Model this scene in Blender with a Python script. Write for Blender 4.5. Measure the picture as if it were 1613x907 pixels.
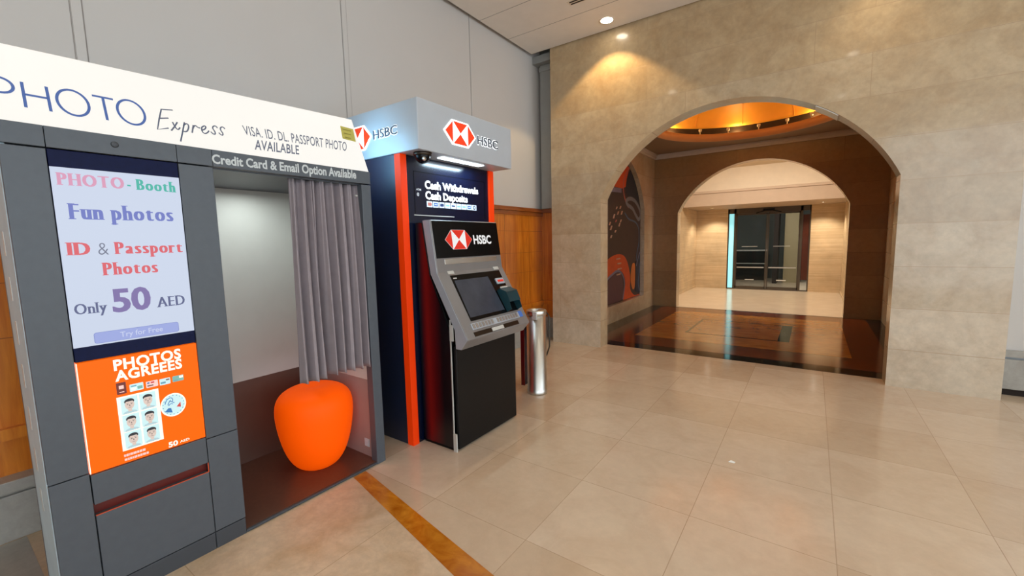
import bpy, bmesh, math, random
from mathutils import Vector, Matrix
random.seed(7)
PI = math.pi
S = bpy.context.scene
COL = S.collection
for o in list(bpy.data.objects):
    bpy.data.objects.remove(o)

# ------------------------------------------------------------------ camera, world, lights, exposure
def cam_axes(y, p, ro):
    cy, sy, cp, sp, cr, sr = math.cos(y), math.sin(y), math.cos(p), math.sin(p), math.cos(ro), math.sin(ro)
    f = Vector((sy*cp, cy*cp, sp)); rt = Vector((cy, -sy, 0)); up = rt.cross(f)
    return cr*rt + sr*up, -sr*rt + cr*up, f
R_, U_, F_ = cam_axes(-0.614247434, -0.107175224, -0.0217378893)
cd = bpy.data.cameras.new('camera'); cam = bpy.data.objects.new('camera', cd); COL.objects.link(cam)
cam.matrix_world = Matrix(((R_.x, U_.x, -F_.x, 0), (R_.y, U_.y, -F_.y, 0), (R_.z, U_.z, -F_.z, 1.45), (0, 0, 0, 1)))
cd.sensor_fit = 'HORIZONTAL'; cd.sensor_width = 36.0; cd.lens = 670.2194*36.0/1613.0
cd.clip_start = 0.02; cd.clip_end = 100
S.camera = cam
S.view_settings.view_transform = 'Standard'; S.view_settings.look = 'None'
S.view_settings.gamma = 1; S.view_settings.exposure = 0.0; S.view_settings.use_curve_mapping = False

W = bpy.data.worlds.new('world'); S.world = W; W.use_nodes = True
bg = W.node_tree.nodes['Background']; bg.inputs[0].default_value = (0.80, 0.91, 1.0, 1); bg.inputs[1].default_value = 3.0

P_DOWN, P_COVE, P_CORR, P_BOOTH, P_CANOPY = 25, 7.0, 50, 2.7, 4.5
def light(name, kind, loc, energy, color, size=0.1, target=None, spot=None, blend=.2, sizey=None):
    d = bpy.data.lights.new(name, kind); d.energy = energy; d.color = color
    if kind == 'AREA':
        d.size = size
        if sizey: d.shape = 'RECTANGLE'; d.size_y = sizey
    else: d.shadow_soft_size = size
    if kind == 'SPOT': d.spot_size = math.radians(spot); d.spot_blend = blend
    o = bpy.data.objects.new(name, d); COL.objects.link(o); o.location = loc
    if target is not None:
        o.rotation_euler = (Vector(target) - Vector(loc)).to_track_quat('-Z', 'Y').to_euler()
    return o
WARM = (1.0, .86, .68)
for i, (x, y, e, c) in enumerate(((-2.12, 4.97, 2.2, (1, .70, .34)), (.38, 4.97, .8, (1, .74, .42)), (-2.15, 2.5, 1, WARM), (.36, 2.5, 1, WARM), (-2.15, .25, 1, WARM), (.33, .25, 1, WARM), (2.85, 2.5, 1, WARM))):
    light('downlight_beam', 'SPOT', (x, y, 4.0), P_DOWN*e, c, .05, (x, y, 0), 104 if y > 4 else 96, .12 if y > 4 and x < 0 else 1.0)
light('booth_lamp', 'AREA', (-2.72, 1.27, 1.80), P_BOOTH, (.93, 1, .98), .35, (-2.72, 1.27, 0), sizey=.2)
light('canopy_lamp', 'AREA', (-2.2, 2.5, 2.045), P_CANOPY, (.62, .86, 1), .05, (-2.2, 2.5, 0), sizey=.4)
for k in range(8):
    a = 2*PI*k/8 + .2
    light('cove_glow', 'POINT', (-.92+1.53*math.cos(a), 7.55+1.53*math.sin(a), 3.374), P_COVE, (1, .60, .22), .03)
light('corridor_beam', 'SPOT', (-2.24, 12.85, 2.2), P_CORR, (1, .90, .74), .04, (-2.24, 12.98, 0), 120, .5)
light('corridor_beam', 'SPOT', (.17, 12.85, 2.2), P_CORR, (1, .90, .74), .04, (.17, 12.98, 0), 120, .5)
light('far_room_added_fill', 'AREA', (-.9, 13.85, 2.46), 75, (1, .95, .85), 1.6, (-.9, 15.4, 0), sizey=.2)  # added fill light, hidden behind the door header, brightens the far room
light('corridor_added_fill', 'AREA', (-.95, 9.74, 3.09), 80, (1, .93, .82), 2.6, (-.95, 10.6, 0), sizey=.16)  # unseen area light added above the arch to brighten the corridor

# ------------------------------------------------------------------ materials
def lin(c):
    return tuple(((v/255)/12.92 if v/255 <= .04045 else ((v/255+.055)/1.055)**2.4) for v in c) + (1,)
class NT:
    def __init__(s, name):
        s.m = bpy.data.materials.new(name); s.m.use_nodes = True; s.t = s.m.node_tree
        s.b = s.t.nodes['Principled BSDF']
    def n(s, typ, **kw):
        x = s.t.nodes.new(typ)
        for k, v in kw.items(): setattr(x, k, v)
        return x
    def l(s, a, b): s.t.links.new(a, b)
    def pos(s, axes, off=(0, 0, 0), scale=(1, 1, 1)):
        g = s.n('ShaderNodeNewGeometry'); sp = s.n('ShaderNodeSeparateXYZ'); c = s.n('ShaderNodeCombineXYZ')
        s.l(g.outputs['Position'], sp.inputs[0])
        for i, a in enumerate(axes): s.l(sp.outputs['XYZ'.index(a)], c.inputs[i])
        mp = s.n('ShaderNodeMapping'); s.l(c.outputs[0], mp.inputs[0])
        mp.inputs['Location'].default_value = off; mp.inputs['Scale'].default_value = scale
        return mp.outputs[0]
    def noise(s, vec, scale, detail=4, rough=.55, dist=0):
        x = s.n('ShaderNodeTexNoise'); x.inputs['Scale'].default_value = scale; x.inputs['Detail'].default_value = detail
        x.inputs['Roughness'].default_value = rough; x.inputs['Distortion'].default_value = dist
        if vec is not None: s.l(vec, x.inputs['Vector'])
        return x.outputs['Fac']
    def ramp(s, fac, stops):
        r = s.n('ShaderNodeValToRGB'); e = r.color_ramp.elements
        while len(e) < len(stops): e.new(.5)
        for i, (p, c) in enumerate(stops): e[i].position = p; e[i].color = c
        s.l(fac, r.inputs[0]); return r.outputs[0]
    def mix(s, a, b, fac, mode='MIX'):
        x = s.n('ShaderNodeMix', data_type='RGBA', blend_type=mode)
        if isinstance(fac, (int, float)): x.inputs[0].default_value = fac
        else: s.l(fac, x.inputs[0])
        for v, i in ((a, 6), (b, 7)):
            if isinstance(v, tuple): x.inputs[i].default_value = v
            else: s.l(v, x.inputs[i])
        return x.outputs[2]
    def bump(s, h, strength, dist=.01):
        x = s.n('ShaderNodeBump'); x.inputs['Strength'].default_value = strength; x.inputs['Distance'].default_value = dist
        s.l(h, x.inputs['Height']); s.l(x.outputs[0], s.b.inputs['Normal'])
def M(name, rgb, rough=.5, metal=0., spec=.5, emit=None, es=0., var=.06, vs=8., coat=0., alpha=None, trans=0.):
    t = NT(name); c = lin(rgb)
    if var > 0:
        f = t.noise(t.pos('XYZ'), vs)
        lo = tuple(max(0, v*(1-var)) for v in c[:3])+(1,); hi = tuple(min(1, v*(1+var)) for v in c[:3])+(1,)
        t.l(t.ramp(f, [(.3, lo), (.7, hi)]), t.b.inputs['Base Color'])
    else: t.b.inputs['Base Color'].default_value = c
    t.b.inputs['Roughness'].default_value = rough; t.b.inputs['Metallic'].default_value = metal
    t.b.inputs['Specular IOR Level'].default_value = spec
    if coat: t.b.inputs['Coat Weight'].default_value = coat; t.b.inputs['Coat Roughness'].default_value = .08
    if emit: t.b.inputs['Emission Color'].default_value = lin(emit); t.b.inputs['Emission Strength'].default_value = es
    if trans: t.b.inputs['Transmission Weight'].default_value = trans
    if alpha is not None: t.b.inputs['Alpha'].default_value = alpha
    return t.m
def M_tiles(name, *a, **k): return _tiles(name, *a, **k)
def _tiles(name, c1, c2, cm, w, h, off, axes, org, rough, mort=.003, vein=(200, 160, 110), vamt=.35, nscale=5, blot=.12, spec=.5, coat=0, courses=None):
    t = NT(name); v = t.pos(axes, (-org[0], -org[1], 0))
    b = t.n('ShaderNodeTexBrick'); b.offset = off; b.offset_frequency = 2; t.l(v, b.inputs['Vector'])
    for k, val in (('Scale', 1), ('Mortar Size', mort), ('Mortar Smooth', .2), ('Bias', 0), ('Brick Width', w), ('Row Height', h)): b.inputs[k].default_value = val
    b.inputs['Color1'].default_value = lin(c1); b.inputs['Color2'].default_value = lin(c2); b.inputs['Mortar'].default_value = lin(c1)
    p = t.pos('XYZ')
    f1 = t.ramp(t.noise(p, nscale, 8, .62, .8), [(.40, (0, 0, 0, 1)), (.72, (1, 1, 1, 1))])
    x = t.n('ShaderNodeMath', operation='MULTIPLY'); t.l(f1, x.inputs[0]); x.inputs[1].default_value = vamt
    c = t.mix(b.outputs['Color'], lin(vein), x.outputs[0])
    f2 = t.noise(p, nscale*5, 6, .7)
    c = t.mix(c, t.ramp(f2, [(.3, (1-blot,)*3+(1,)), (.7, (1, 1, 1, 1))]), 1.0, 'MULTIPLY')
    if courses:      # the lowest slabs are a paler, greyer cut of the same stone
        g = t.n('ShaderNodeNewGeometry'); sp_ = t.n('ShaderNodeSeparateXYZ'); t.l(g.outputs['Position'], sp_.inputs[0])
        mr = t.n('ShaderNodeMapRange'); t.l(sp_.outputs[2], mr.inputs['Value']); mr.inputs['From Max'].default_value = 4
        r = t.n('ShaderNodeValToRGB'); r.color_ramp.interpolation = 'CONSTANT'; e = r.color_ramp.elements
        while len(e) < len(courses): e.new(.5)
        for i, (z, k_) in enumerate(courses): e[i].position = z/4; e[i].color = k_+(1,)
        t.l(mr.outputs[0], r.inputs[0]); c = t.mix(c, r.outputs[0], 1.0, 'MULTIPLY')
    c = t.mix(c, lin(cm), b.outputs['Fac'])
    t.l(c, t.b.inputs['Base Color'])
    t.b.inputs['Roughness'].default_value = rough; t.b.inputs['Specular IOR Level'].default_value = spec
    if coat: t.b.inputs['Coat Weight'].default_value = coat; t.b.inputs['Coat Roughness'].default_value = .07
    iv = t.n('ShaderNodeMath', operation='SUBTRACT'); iv.inputs[0].default_value = 1; t.l(b.outputs['Fac'], iv.inputs[1])
    t.bump(iv.outputs[0], .25, .002)
    return t.m
def M_wood(name, a, b, axes, scale, rough=.35, coat=.3, detail=6):
    t = NT(name); v = t.pos(axes, scale=scale)
    f = t.noise(v, 1, detail, .6, 1.2)
    f2 = t.noise(t.pos(axes), 2.2, 3)
    c = t.ramp(f, [(.3, lin(a)), (.7, lin(b))])
    c = t.mix(c, t.ramp(f2, [(.3, (.82, .82, .82, 1)), (.7, (1.1, 1.1, 1.1, 1))]), 1.0, 'MULTIPLY')
    t.l(c, t.b.inputs['Base Color']); t.b.inputs['Roughness'].default_value = rough
    t.b.inputs['Coat Weight'].default_value = coat; t.b.inputs['Coat Roughness'].default_value = .15
    return t.m

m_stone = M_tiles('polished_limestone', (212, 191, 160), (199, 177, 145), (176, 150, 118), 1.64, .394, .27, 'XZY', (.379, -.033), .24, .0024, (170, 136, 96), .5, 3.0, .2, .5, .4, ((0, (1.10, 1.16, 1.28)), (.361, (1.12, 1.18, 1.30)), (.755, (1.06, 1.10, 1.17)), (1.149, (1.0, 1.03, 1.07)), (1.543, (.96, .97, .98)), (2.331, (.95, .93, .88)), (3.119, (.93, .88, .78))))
m_stonev = M_tiles('dimmed_vestibule_limestone', (166, 138, 98), (148, 120, 84), (118, 94, 66), 1.64, .394, .27, 'XZY', (.379, -.033), .3, .0024, (160, 122, 76), .5, 3.0, .2)  # same limestone, darkened in colour to stand in for the vestibule's dimness
m_stoneY = M_tiles('polished_limestone_side', (210, 188, 154), (196, 172, 136), (160, 136, 106), 1.205, .394, .43, 'YZX', (.2, -.033), .2, .0028, (168, 132, 88), .42, 3.2, .14)
m_floor = M_tiles('marble_floor', (224, 204, 180), (209, 185, 158), (182, 156, 130), .618, .628, 0, 'XYZ', (-1.085, 2.235), .13, .0018, (192, 160, 130), .36, 3.6, .08, .5)
m_trav = M_tiles('travertine_floor', (226, 202, 172), (214, 188, 156), (178, 150, 116), 1.3, .9, .5, 'XYZ', (-1.74, -.3), .28, .002, (176, 136, 84), .5, 4.5, .2)
m_greystone = M_tiles('grey_marble', (176, 172, 164), (164, 160, 152), (120, 116, 108), 1.4, 3, .5, 'YZX', (0, -.5), .3, .002, (140, 132, 120), .4, 6, .15)
m_wall = M('grey_wall_panel', (202, 197, 192), .55, var=.03, vs=.8)
m_ceil = M('ceiling_panel', (238, 230, 220), .6, var=.02)
m_gap = M('shadow_gap', (38, 28, 22), .9, var=0)
m_greypaint = M('grey_paint', (150, 150, 146), .5, var=.04)
m_linew = M('wall_joint', (150, 142, 136), .6, var=0)
m_wood = M_wood('wainscot_veneer', (186, 92, 12), (224, 136, 40), 'XYZ', (14, 14, 1.3), .3)
m_woodd = M_wood('wainscot_trim', (128, 62, 18), (168, 92, 32), 'XYZ', (3, 3, 12), .3)
m_line = M('panel_joint', (118, 112, 106), .6, var=0)
m_inlay = M_wood('amber_onyx_inlay', (172, 92, 10), (222, 146, 40), 'XYZ', (7, 10, 5), .2, .5)
m_blackgr = M('black_granite', (22, 22, 24), .08, var=.3, vs=60)
m_parq = M_wood('parquet_light', (186, 112, 34), (214, 146, 60), 'XYZ', (3, 9, 1), .14, .25)
m_parqd = M_wood('parquet_dark', (92, 34, 6), (124, 52, 12), 'XYZ', (9, 3, 1), .14, .25)
m_cream = M('cream_plaster', (214, 196, 170), .6, var=.03)
m_tan = M('tan_plaster', (184, 160, 136), .6, var=.03)
m_cornice = M('cornice_plaster', (214, 200, 184), .6, var=.03)
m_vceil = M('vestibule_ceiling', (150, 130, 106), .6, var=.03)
m_fascia = M('oculus_fascia', (206, 150, 100), .5, var=.03)
m_dome = M('gilded_dome', (250, 176, 70), .45, var=.10, vs=2.5)
m_cove = M('cove_dark', (44, 30, 22), .8, var=.1)
m_trvwood = M_wood('banded_travertine_cladding', (196, 166, 126), (222, 198, 160), 'XYZ', (.6, .6, 26), .35, .2)
m_lfloor = M('cream_marble_floor', (226, 206, 178), .18, var=.05, vs=3)
m_booth = M('grey_booth_laminate', (82, 88, 95), .42, var=.05, vs=30)
m_boothd = M('grey_booth_edge', (66, 70, 76), .5, var=.04)
m_alum = M('pale_aluminium', (190, 210, 218), .5, .0, var=.05)
m_booth_in = M('booth_inner_grey', (96, 76, 66), .4, var=.05)
m_booth_in2 = M('booth_inner_pale_grey', (152, 142, 138), .4, var=.04)
m_white_in = M('booth_white_backdrop', (206, 208, 202), .6, var=.02)
m_boothfl = M('booth_floor_vinyl', (96, 66, 52), .3, var=.08, vs=40)
m_navy = M('navy_gloss', (8, 16, 40), .2, var=.1)
m_navyside = M('navy_side_gloss', (10, 24, 52), .45, spec=1.0, var=.1)
m_bezel = M('navy_screen_bezel', (14, 22, 60), .5, spec=.15, var=.15, vs=60)
m_sign = M('lit_sign_acrylic', (150, 148, 144), .4, emit=(248, 246, 240), es=.76, var=0)
m_signedge = M('sign_edge_acrylic', (222, 232, 232), .35, emit=(214, 232, 236), es=.45, var=0)
m_signend = M('added_glow_sign_end', (222, 236, 240), .35, emit=(150, 216, 255), es=8, var=0)  # unseen end face, glow added to brighten the canopy and kiosk side
m_signblue = M('sign_lettering_blue', (50, 70, 110), .5, emit=(66, 96, 160), es=.7, var=0)
m_signgrey = M('sign_lettering_grey', (70, 76, 90), .5, emit=(92, 100, 122), es=.5, var=0)
def glow(name, rgb, s=.93): return M(name, (20, 20, 20), .3, emit=rgb, es=s, var=0, spec=.3)
g_bg = glow('display_pale_blue', (208, 218, 238)); g_pink = glow('display_pink', (222, 156, 186)); g_teal = glow('display_teal', (72, 184, 166))
g_blue = glow('display_violet_blue', (112, 122, 196)); g_red = glow('display_red', (224, 96, 104)); g_grey = glow('display_grey', (116, 120, 140))
g_purple = glow('display_purple', (128, 112, 168)); g_navy = glow('display_slate', (92, 98, 138)); g_btn = glow('display_button', (160, 172, 228)); g_btnl = glow('display_button_edge', (128, 140, 206)); g_btnt = glow('display_button_text', (206, 214, 244))
m_poster = M('backlit_orange_poster', (200, 76, 0), .5, spec=.2, emit=(255, 106, 0), es=.66, var=0)
def pr(name, rgb, s=.45): return M(name, rgb, .4, emit=rgb, es=s, var=0)
p_white = pr('poster_white', (244, 240, 226)); p_pale = pr('poster_pale_blue', (190, 222, 226)); p_skin = pr('poster_skin', (206, 188, 178), .4); p_hair = pr('poster_hair', (36, 38, 44), .3)
p_brown = pr('poster_maroon', (108, 40, 30), .3); p_feat = pr('poster_features', (120, 96, 92), .3); p_shirt = pr('poster_shirt', (168, 196, 204), .4); p_bl = pr('poster_blue', (52, 110, 168), .4); p_rd = pr('poster_red', (196, 70, 66), .4); p_pinkc = pr('poster_pink', (238, 196, 190), .4); p_tealc = pr('poster_green', (120, 170, 160), .4); p_line = pr('poster_line', (96, 150, 172), .4)
m_slot = M('dark_red_slot', (96, 18, 6), .4, var=.1); m_slotedge = M('orange_slot_edge', (214, 84, 40), .4, var=0)
m_hdrtext = M('pale_grey_lettering', (206, 212, 212), .5, var=0)
m_curtain = M('mauve_grey_curtain', (158, 148, 152), .85, var=.05, vs=20, spec=.2)
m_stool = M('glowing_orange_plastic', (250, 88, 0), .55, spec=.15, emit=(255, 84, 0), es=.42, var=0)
m_yellow = M('olive_yellow_sticker', (190, 180, 84), .5, var=.05, vs=60)
m_yelldk = M('olive_sticker_print', (150, 142, 58), .5, var=0)
m_orange = M('orange_trim', (232, 60, 2), .5, spec=.25, emit=(255, 60, 0), es=.2, var=0)
m_canopy = M('silver_canopy', (188, 194, 200), .38, .1, var=.02)
m_lampw = M('lamp_white', (255, 255, 255), .4, emit=(236, 250, 255), es=5, var=0)
m_haloed = M('lit_logo_white', (250, 250, 250), .4, emit=(255, 255, 255), es=1.0, var=0)
m_logored = M('logo_red', (236, 60, 20), .4, emit=(236, 58, 14), es=.45, var=0)
m_logogrey = M('logo_letter_grey', (70, 82, 96), .4, var=0)
m_red = M('logo_red_print', (226, 48, 28), .4, emit=(226, 40, 20), es=.15, var=0)
m_white = M('white_print', (240, 240, 240), .4, emit=(230, 236, 240), es=.25, var=0)
m_atmgrey = M('atm_grey_plastic', (132, 128, 126), .38, .2, var=.04)
m_atmlight = M('atm_light_grey', (176, 182, 190), .35, .2, var=.04)
m_black = M('black_gloss', (8, 10, 12), .25, spec=.2, var=.1)
m_blackmat = M('black_satin_panel', (16, 16, 17), .4, spec=.25, var=.1, vs=40)
m_screen = M('dark_glass_screen', (58, 62, 72), .12, var=.12, vs=12)
m_teal = M('dark_teal_plastic', (28, 60, 68), .25, var=.1)
m_chrome = M('brushed_steel', (214, 214, 208), .34, 1., var=.04)
m_steeld = M('dark_steel', (70, 62, 54), .35, .9, var=.05)
m_key = M('keypad_metal', (168, 162, 156), .35, .6, var=.05)
m_spot = M('downlight_lens', (255, 255, 255), .4, emit=(255, 244, 222), es=24, var=0)
m_trimw = M('downlight_ring', (226, 214, 196), .4, var=0)
m_glassd = M('dark_door_glass', (26, 32, 32), .06, spec=.35, var=0, alpha=.34)
m_frame = M('bronze_door_frame', (92, 84, 74), .3, .6, var=.05)
m_daylit = M('daylit_pane', (150, 226, 236), .2, emit=(150, 232, 240), es=.85, var=.0)
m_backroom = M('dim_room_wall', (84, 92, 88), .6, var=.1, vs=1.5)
m_beige = M('beige_panel', (176, 160, 120), .6, var=.05)
m_brownp = M('dark_brown_panel', (74, 32, 16), .3, var=.1)
m_plate = M('pale_grey_plate', (206, 206, 200), .3, .2, var=.05)
m_paper = M('white_paper', (245, 245, 240), .7, var=0)
m_redprint = M('deep_red_print', (104, 6, 14), .3, var=.05)
m_redmid = M('maroon_print', (62, 6, 16), .25, var=.05)
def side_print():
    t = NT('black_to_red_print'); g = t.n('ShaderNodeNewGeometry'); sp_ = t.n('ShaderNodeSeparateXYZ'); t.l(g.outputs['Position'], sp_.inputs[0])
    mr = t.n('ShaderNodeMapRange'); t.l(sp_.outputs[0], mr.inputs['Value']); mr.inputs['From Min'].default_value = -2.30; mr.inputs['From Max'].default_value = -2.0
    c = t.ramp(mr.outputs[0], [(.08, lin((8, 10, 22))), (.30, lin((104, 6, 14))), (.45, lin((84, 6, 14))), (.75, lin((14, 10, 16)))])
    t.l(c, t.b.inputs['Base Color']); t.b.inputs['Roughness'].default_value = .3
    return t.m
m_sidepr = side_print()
mu = lambda n, c: M('mural_'+n, c, .5, var=.12, vs=5)
mu_bg, mu_or, mu_navy, mu_grey, mu_lav, mu_pink, mu_purp, mu_yel, mu_blue, mu_dash = mu('plum', (56, 38, 40)), mu('orange', (206, 76, 20)), mu('navy', (14, 30, 52)), mu('grey', (122, 128, 136)), mu('lavender', (120, 118, 142)), mu('pink', (176, 92, 84)), mu('purple', (84, 50, 62)), mu('ochre', (198, 116, 52)), mu('slate_blue', (70, 100, 132)), mu('sand', (200, 160, 132))

# ------------------------------------------------------------------ mesh helpers
def box(bm, x0, x1, y0, y1, z0, z1, mi=0):
    vs = [bm.verts.new((x, y, z)) for z in (z0, z1) for y in (y0, y1) for x in (x0, x1)]
    for f in ((0, 2, 3, 1), (4, 5, 7, 6), (0, 1, 5, 4), (2, 6, 7, 3), (0, 4, 6, 2), (1, 3, 7, 5)):
        bm.faces.new([vs[i] for i in f]).material_index = mi
    return vs
def prism(bm, pts, d, mi=0):
    """polygon of 3-D points pushed along vector d"""
    d = Vector(d); a = [bm.verts.new(p) for p in pts]; b = [bm.verts.new(Vector(p)+d) for p in pts]
    n = len(pts)
    fs = [bm.faces.new(a), bm.faces.new(b[::-1])]
    for i in range(n): fs.append(bm.faces.new((a[i], b[i], b[(i+1) % n], a[(i+1) % n])))
    for f in fs: f.material_index = mi
    bmesh.ops.recalc_face_normals(bm, faces=fs)
    return fs
def lathe(bm, prof, c, seg=40, mi=0, axis='Z', closed=False):
    rings = []
    for r, h in prof:
        ring = []
        for k in range(seg):
            a = 2*PI*k/seg; u, v = r*math.cos(a), r*math.sin(a)
            p = (u, v, h) if axis == 'Z' else ((h, u, v) if axis == 'X' else (u, h, v))
            ring.append(bm.verts.new(Vector(c)+Vector(p)))
        rings.append(ring)
    fs = []
    for a, b in zip(rings, rings[1:]):
        for k in range(seg):
            fs.append(bm.faces.new((a[k], a[(k+1) % seg], b[(k+1) % seg], b[k])))
    if closed:
        fs.append(bm.faces.new(rings[0])); fs.append(bm.faces.new(rings[-1]))
    for f in fs: f.material_index = mi; f.smooth = True
    bmesh.ops.recalc_face_normals(bm, faces=fs)
    return fs
def tube(bm, pts, r, seg=8, mi=0):
    rings = []
    for i, p in enumerate(pts):
        p = Vector(p); t = (Vector(pts[min(i+1, len(pts)-1)])-Vector(pts[max(i-1, 0)])).normalized()
        u = t.orthogonal().normalized() if i == 0 else (u - t*u.dot(t)).normalized()
        w = t.cross(u)
        rings.append([bm.verts.new(p+r*(math.cos(2*PI*k/seg)*u+math.sin(2*PI*k/seg)*w)) for k in range(seg)])
    fs = [bm.faces.new((a[k], a[(k+1) % seg], b[(k+1) % seg], b[k])) for a, b in zip(rings, rings[1:]) for k in range(seg)]
    fs += [bm.faces.new(rings[0]), bm.faces.new(rings[-1])]
    for f in fs: f.material_index = mi; f.smooth = True
    bmesh.ops.recalc_face_normals(bm, faces=fs)
def obj(name, bm, mats, parent=None, origin=None, bevel=0, smooth=False, kind=None):
    if not isinstance(mats, (list, tuple)): mats = [mats]
    root = parent
    while root is not None and root.parent is not None: root = root.parent
    o0 = Vector(root.location) if root is not None else Vector(origin or (0, 0, 0))
    if o0.length: bmesh.ops.translate(bm, verts=bm.verts, vec=-o0)
    me = bpy.data.meshes.new(name); bm.to_mesh(me); bm.free()
    for m in mats: me.materials.append(m)
    if smooth:
        for p in me.polygons: p.use_smooth = True
    o = bpy.data.objects.new(name, me); COL.objects.link(o)
    if parent is not None: o.parent = parent
    else: o.location = o0
    if bevel:
        b = o.modifiers.new('bevel', 'BEVEL'); b.width = bevel; b.segments = 3; b.limit_method = 'ANGLE'; b.angle_limit = .6
    if kind: o['kind'] = kind
    return o
def B(): return bmesh.new()
def bx(name, mats, parent, *a, bevel=0, origin=None, kind=None):
    bm = B(); box(bm, *a); return obj(name, bm, mats, parent, origin, bevel, kind=kind)
def tag(o, label, cat, group=None):
    o['label'] = label; o['category'] = cat
    if group: o['group'] = group
    return o
def thing(name, loc, label, cat, group=None):
    o = bpy.data.objects.new(name, None); COL.objects.link(o); o.location = loc; o.empty_display_size = .1
    return tag(o, label, cat, group)
def struct(name, bm, mats, bevel=0): return obj(name, bm, mats, None, None, bevel, kind='structure')
def copy_tree(o, parent=None):
    c = o.copy(); COL.objects.link(c)
    if parent is not None: c.parent = parent
    for ch in list(o.children): copy_tree(ch, c)
    return c

# ---- lettering
_cache = {}
def glyphs(s, bold=0.0, shear=0.0, smear=0.0, spacing=1.0):
    key = (s, bold, shear, spacing)
    if key not in _cache:
        cu = bpy.data.curves.new('t', 'FONT'); cu.body = s; cu.size = 1; cu.offset = bold; cu.shear = shear; cu.fill_mode = 'FRONT'; cu.resolution_u = 3; cu.space_character = spacing
        o = bpy.data.objects.new('t', cu); COL.objects.link(o); bpy.context.view_layer.update()
        me = bpy.data.meshes.new_from_object(o.evaluated_get(bpy.context.evaluated_depsgraph_get()))
        vs = [(v.co.x, v.co.y) for v in me.vertices]; fs = [tuple(p.vertices) for p in me.polygons]
        bpy.data.objects.remove(o); bpy.data.curves.remove(cu); bpy.data.meshes.remove(me)
        _cache[key] = (vs, fs)
    vs, fs = _cache[key]
    if smear:
        V, Fc = [], []
        for k in range(5):
            n = len(V); V += [(x+smear*(k/4-.5), y, k*.00004) for x, y in vs]; Fc += [tuple(i+n for i in f) for f in fs]
        return V, Fc
    return vs, fs
vsH, _ = glyphs('H'); CAP = max(v[1] for v in vsH); XH = max(v[1] for v in glyphs('x')[0]); ASC = max(v[1] for v in glyphs('h')[0])
SERIF = {'P': 'bl tl', 'H': 'bl br tl tr', 'T': 'bc', 'B': 'bl tl', 'F': 'bl tl', 'I': 'bc tc', 'D': 'bl tl', 'E': 'bl tl', 'A': 'bl br', 'h': 'bl br tl', 'n': 'bl br xl', 'u': 'xl xr br', 'p': 'dl xl', 'r': 'bl xl', 'l': 'bc tc', 'y': 'xl xr'}
def serif_text(s, smear=.15, gap=.075):
    """high-contrast display lettering: sideways-thickened strokes plus thin slab serifs"""
    V, Fc, x = [], [], 0.0
    for ch in s:
        if ch == ' ': x += .34; continue
        vs, fs = glyphs(ch, bold=-.014, smear=smear); x0 = min(v[0] for v in vs); x1 = max(v[0] for v in vs); n = len(V)
        V += [(a-x0+x, b, c) for a, b, c in vs]; Fc += [tuple(i+n for i in f) for f in fs]
        w = x1-x0; xh = XH
        for t in SERIF.get(ch, '').split():
            y = {'b': 0, 't': CAP if ch not in 'hl' else ASC, 'x': xh, 'd': -.29*CAP}[t[0]]
            cx = {'l': smear*.5+.05, 'r': w-smear*.5-.05, 'c': w/2}[t[1]]
            half = smear*.5+.10; th = .034
            ya, yb = (y, y+th) if t[0] in 'bd' else (y-th, y)
            n = len(V); V += [(x+cx-half, ya, .0002), (x+cx+half, ya, .0002), (x+cx+half, yb, .0002), (x+cx-half, yb, .0002)]; Fc.append((n, n+1, n+2, n+3))
        x += w+gap
    return V, Fc
def on_quad(geo, quad, lift, ycap=None):
    """geo (V,F) laid into a 3-D quad BL,BR,TR,TL (baseline to cap height), lifted along its normal"""
    V, Fc = geo; bl, br, tr, tl = [Vector(q) for q in quad]
    x0 = min(v[0] for v in V); x1 = max(v[0] for v in V); yc = ycap or CAP
    nrm = (br-bl).cross(tl-bl).normalized()
    bm = B(); vs = []
    for p in V:
        u = (p[0]-x0)/(x1-x0); w = p[1]/yc; e = p[2] if len(p) > 2 else 0
        vs.append(bm.verts.new((bl*(1-u)+br*u)*(1-w)+(tl*(1-u)+tr*u)*w+nrm*(lift+e)))
    for f in Fc:
        try: bm.faces.new([vs[i] for i in f])
        except ValueError: pass
    bmesh.ops.recalc_face_normals(bm, faces=bm.faces)
    bm.normal_update()
    flip = [f for f in bm.faces if f.normal.dot(nrm) < 0]
    if flip: bmesh.ops.reverse_faces(bm, faces=flip)
    return bm
def lettering(geo, quad, mat, parent, lift=.0015, name='lettering', ycap=None, thick=0):
    bm = on_quad(geo, quad, lift, ycap)
    if thick:
        bl, br, tr, tl = [Vector(q) for q in quad]; nrm = (br-bl).cross(tl-bl).normalized()
        r = bmesh.ops.extrude_face_region(bm, geom=list(bm.faces))
        bmesh.ops.translate(bm, verts=[e for e in r['geom'] if isinstance(e, bmesh.types.BMVert)], vec=nrm*thick)
        bmesh.ops.recalc_face_normals(bm, faces=bm.faces)
    return obj(name, bm, mat, parent)
def strokes(lines, w):
    """ribbon strokes from 2-D polylines"""
    V, Fc = [], []
    for L in lines:
        n0 = len(V)
        for i, p in enumerate(L):
            a = L[max(i-1, 0)]; b = L[min(i+1, len(L)-1)]
            dx, dy = b[0]-a[0], b[1]-a[1]; d = math.hypot(dx, dy) or 1
            V += [(p[0]-dy/d*w/2, p[1]+dx/d*w/2), (p[0]+dy/d*w/2, p[1]-dx/d*w/2)]
        for i in range(len(L)-1):
            k = n0+2*i; Fc.append((k, k+1, k+3, k+2))
    return V, Fc
def arc(cx, cy, rx, ry, a0, a1, n=24): return [(cx+rx*math.cos(math.radians(a0+(a1-a0)*i/n)), cy+ry*math.sin(math.radians(a0+(a1-a0)*i/n))) for i in range(n+1)]
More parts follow.
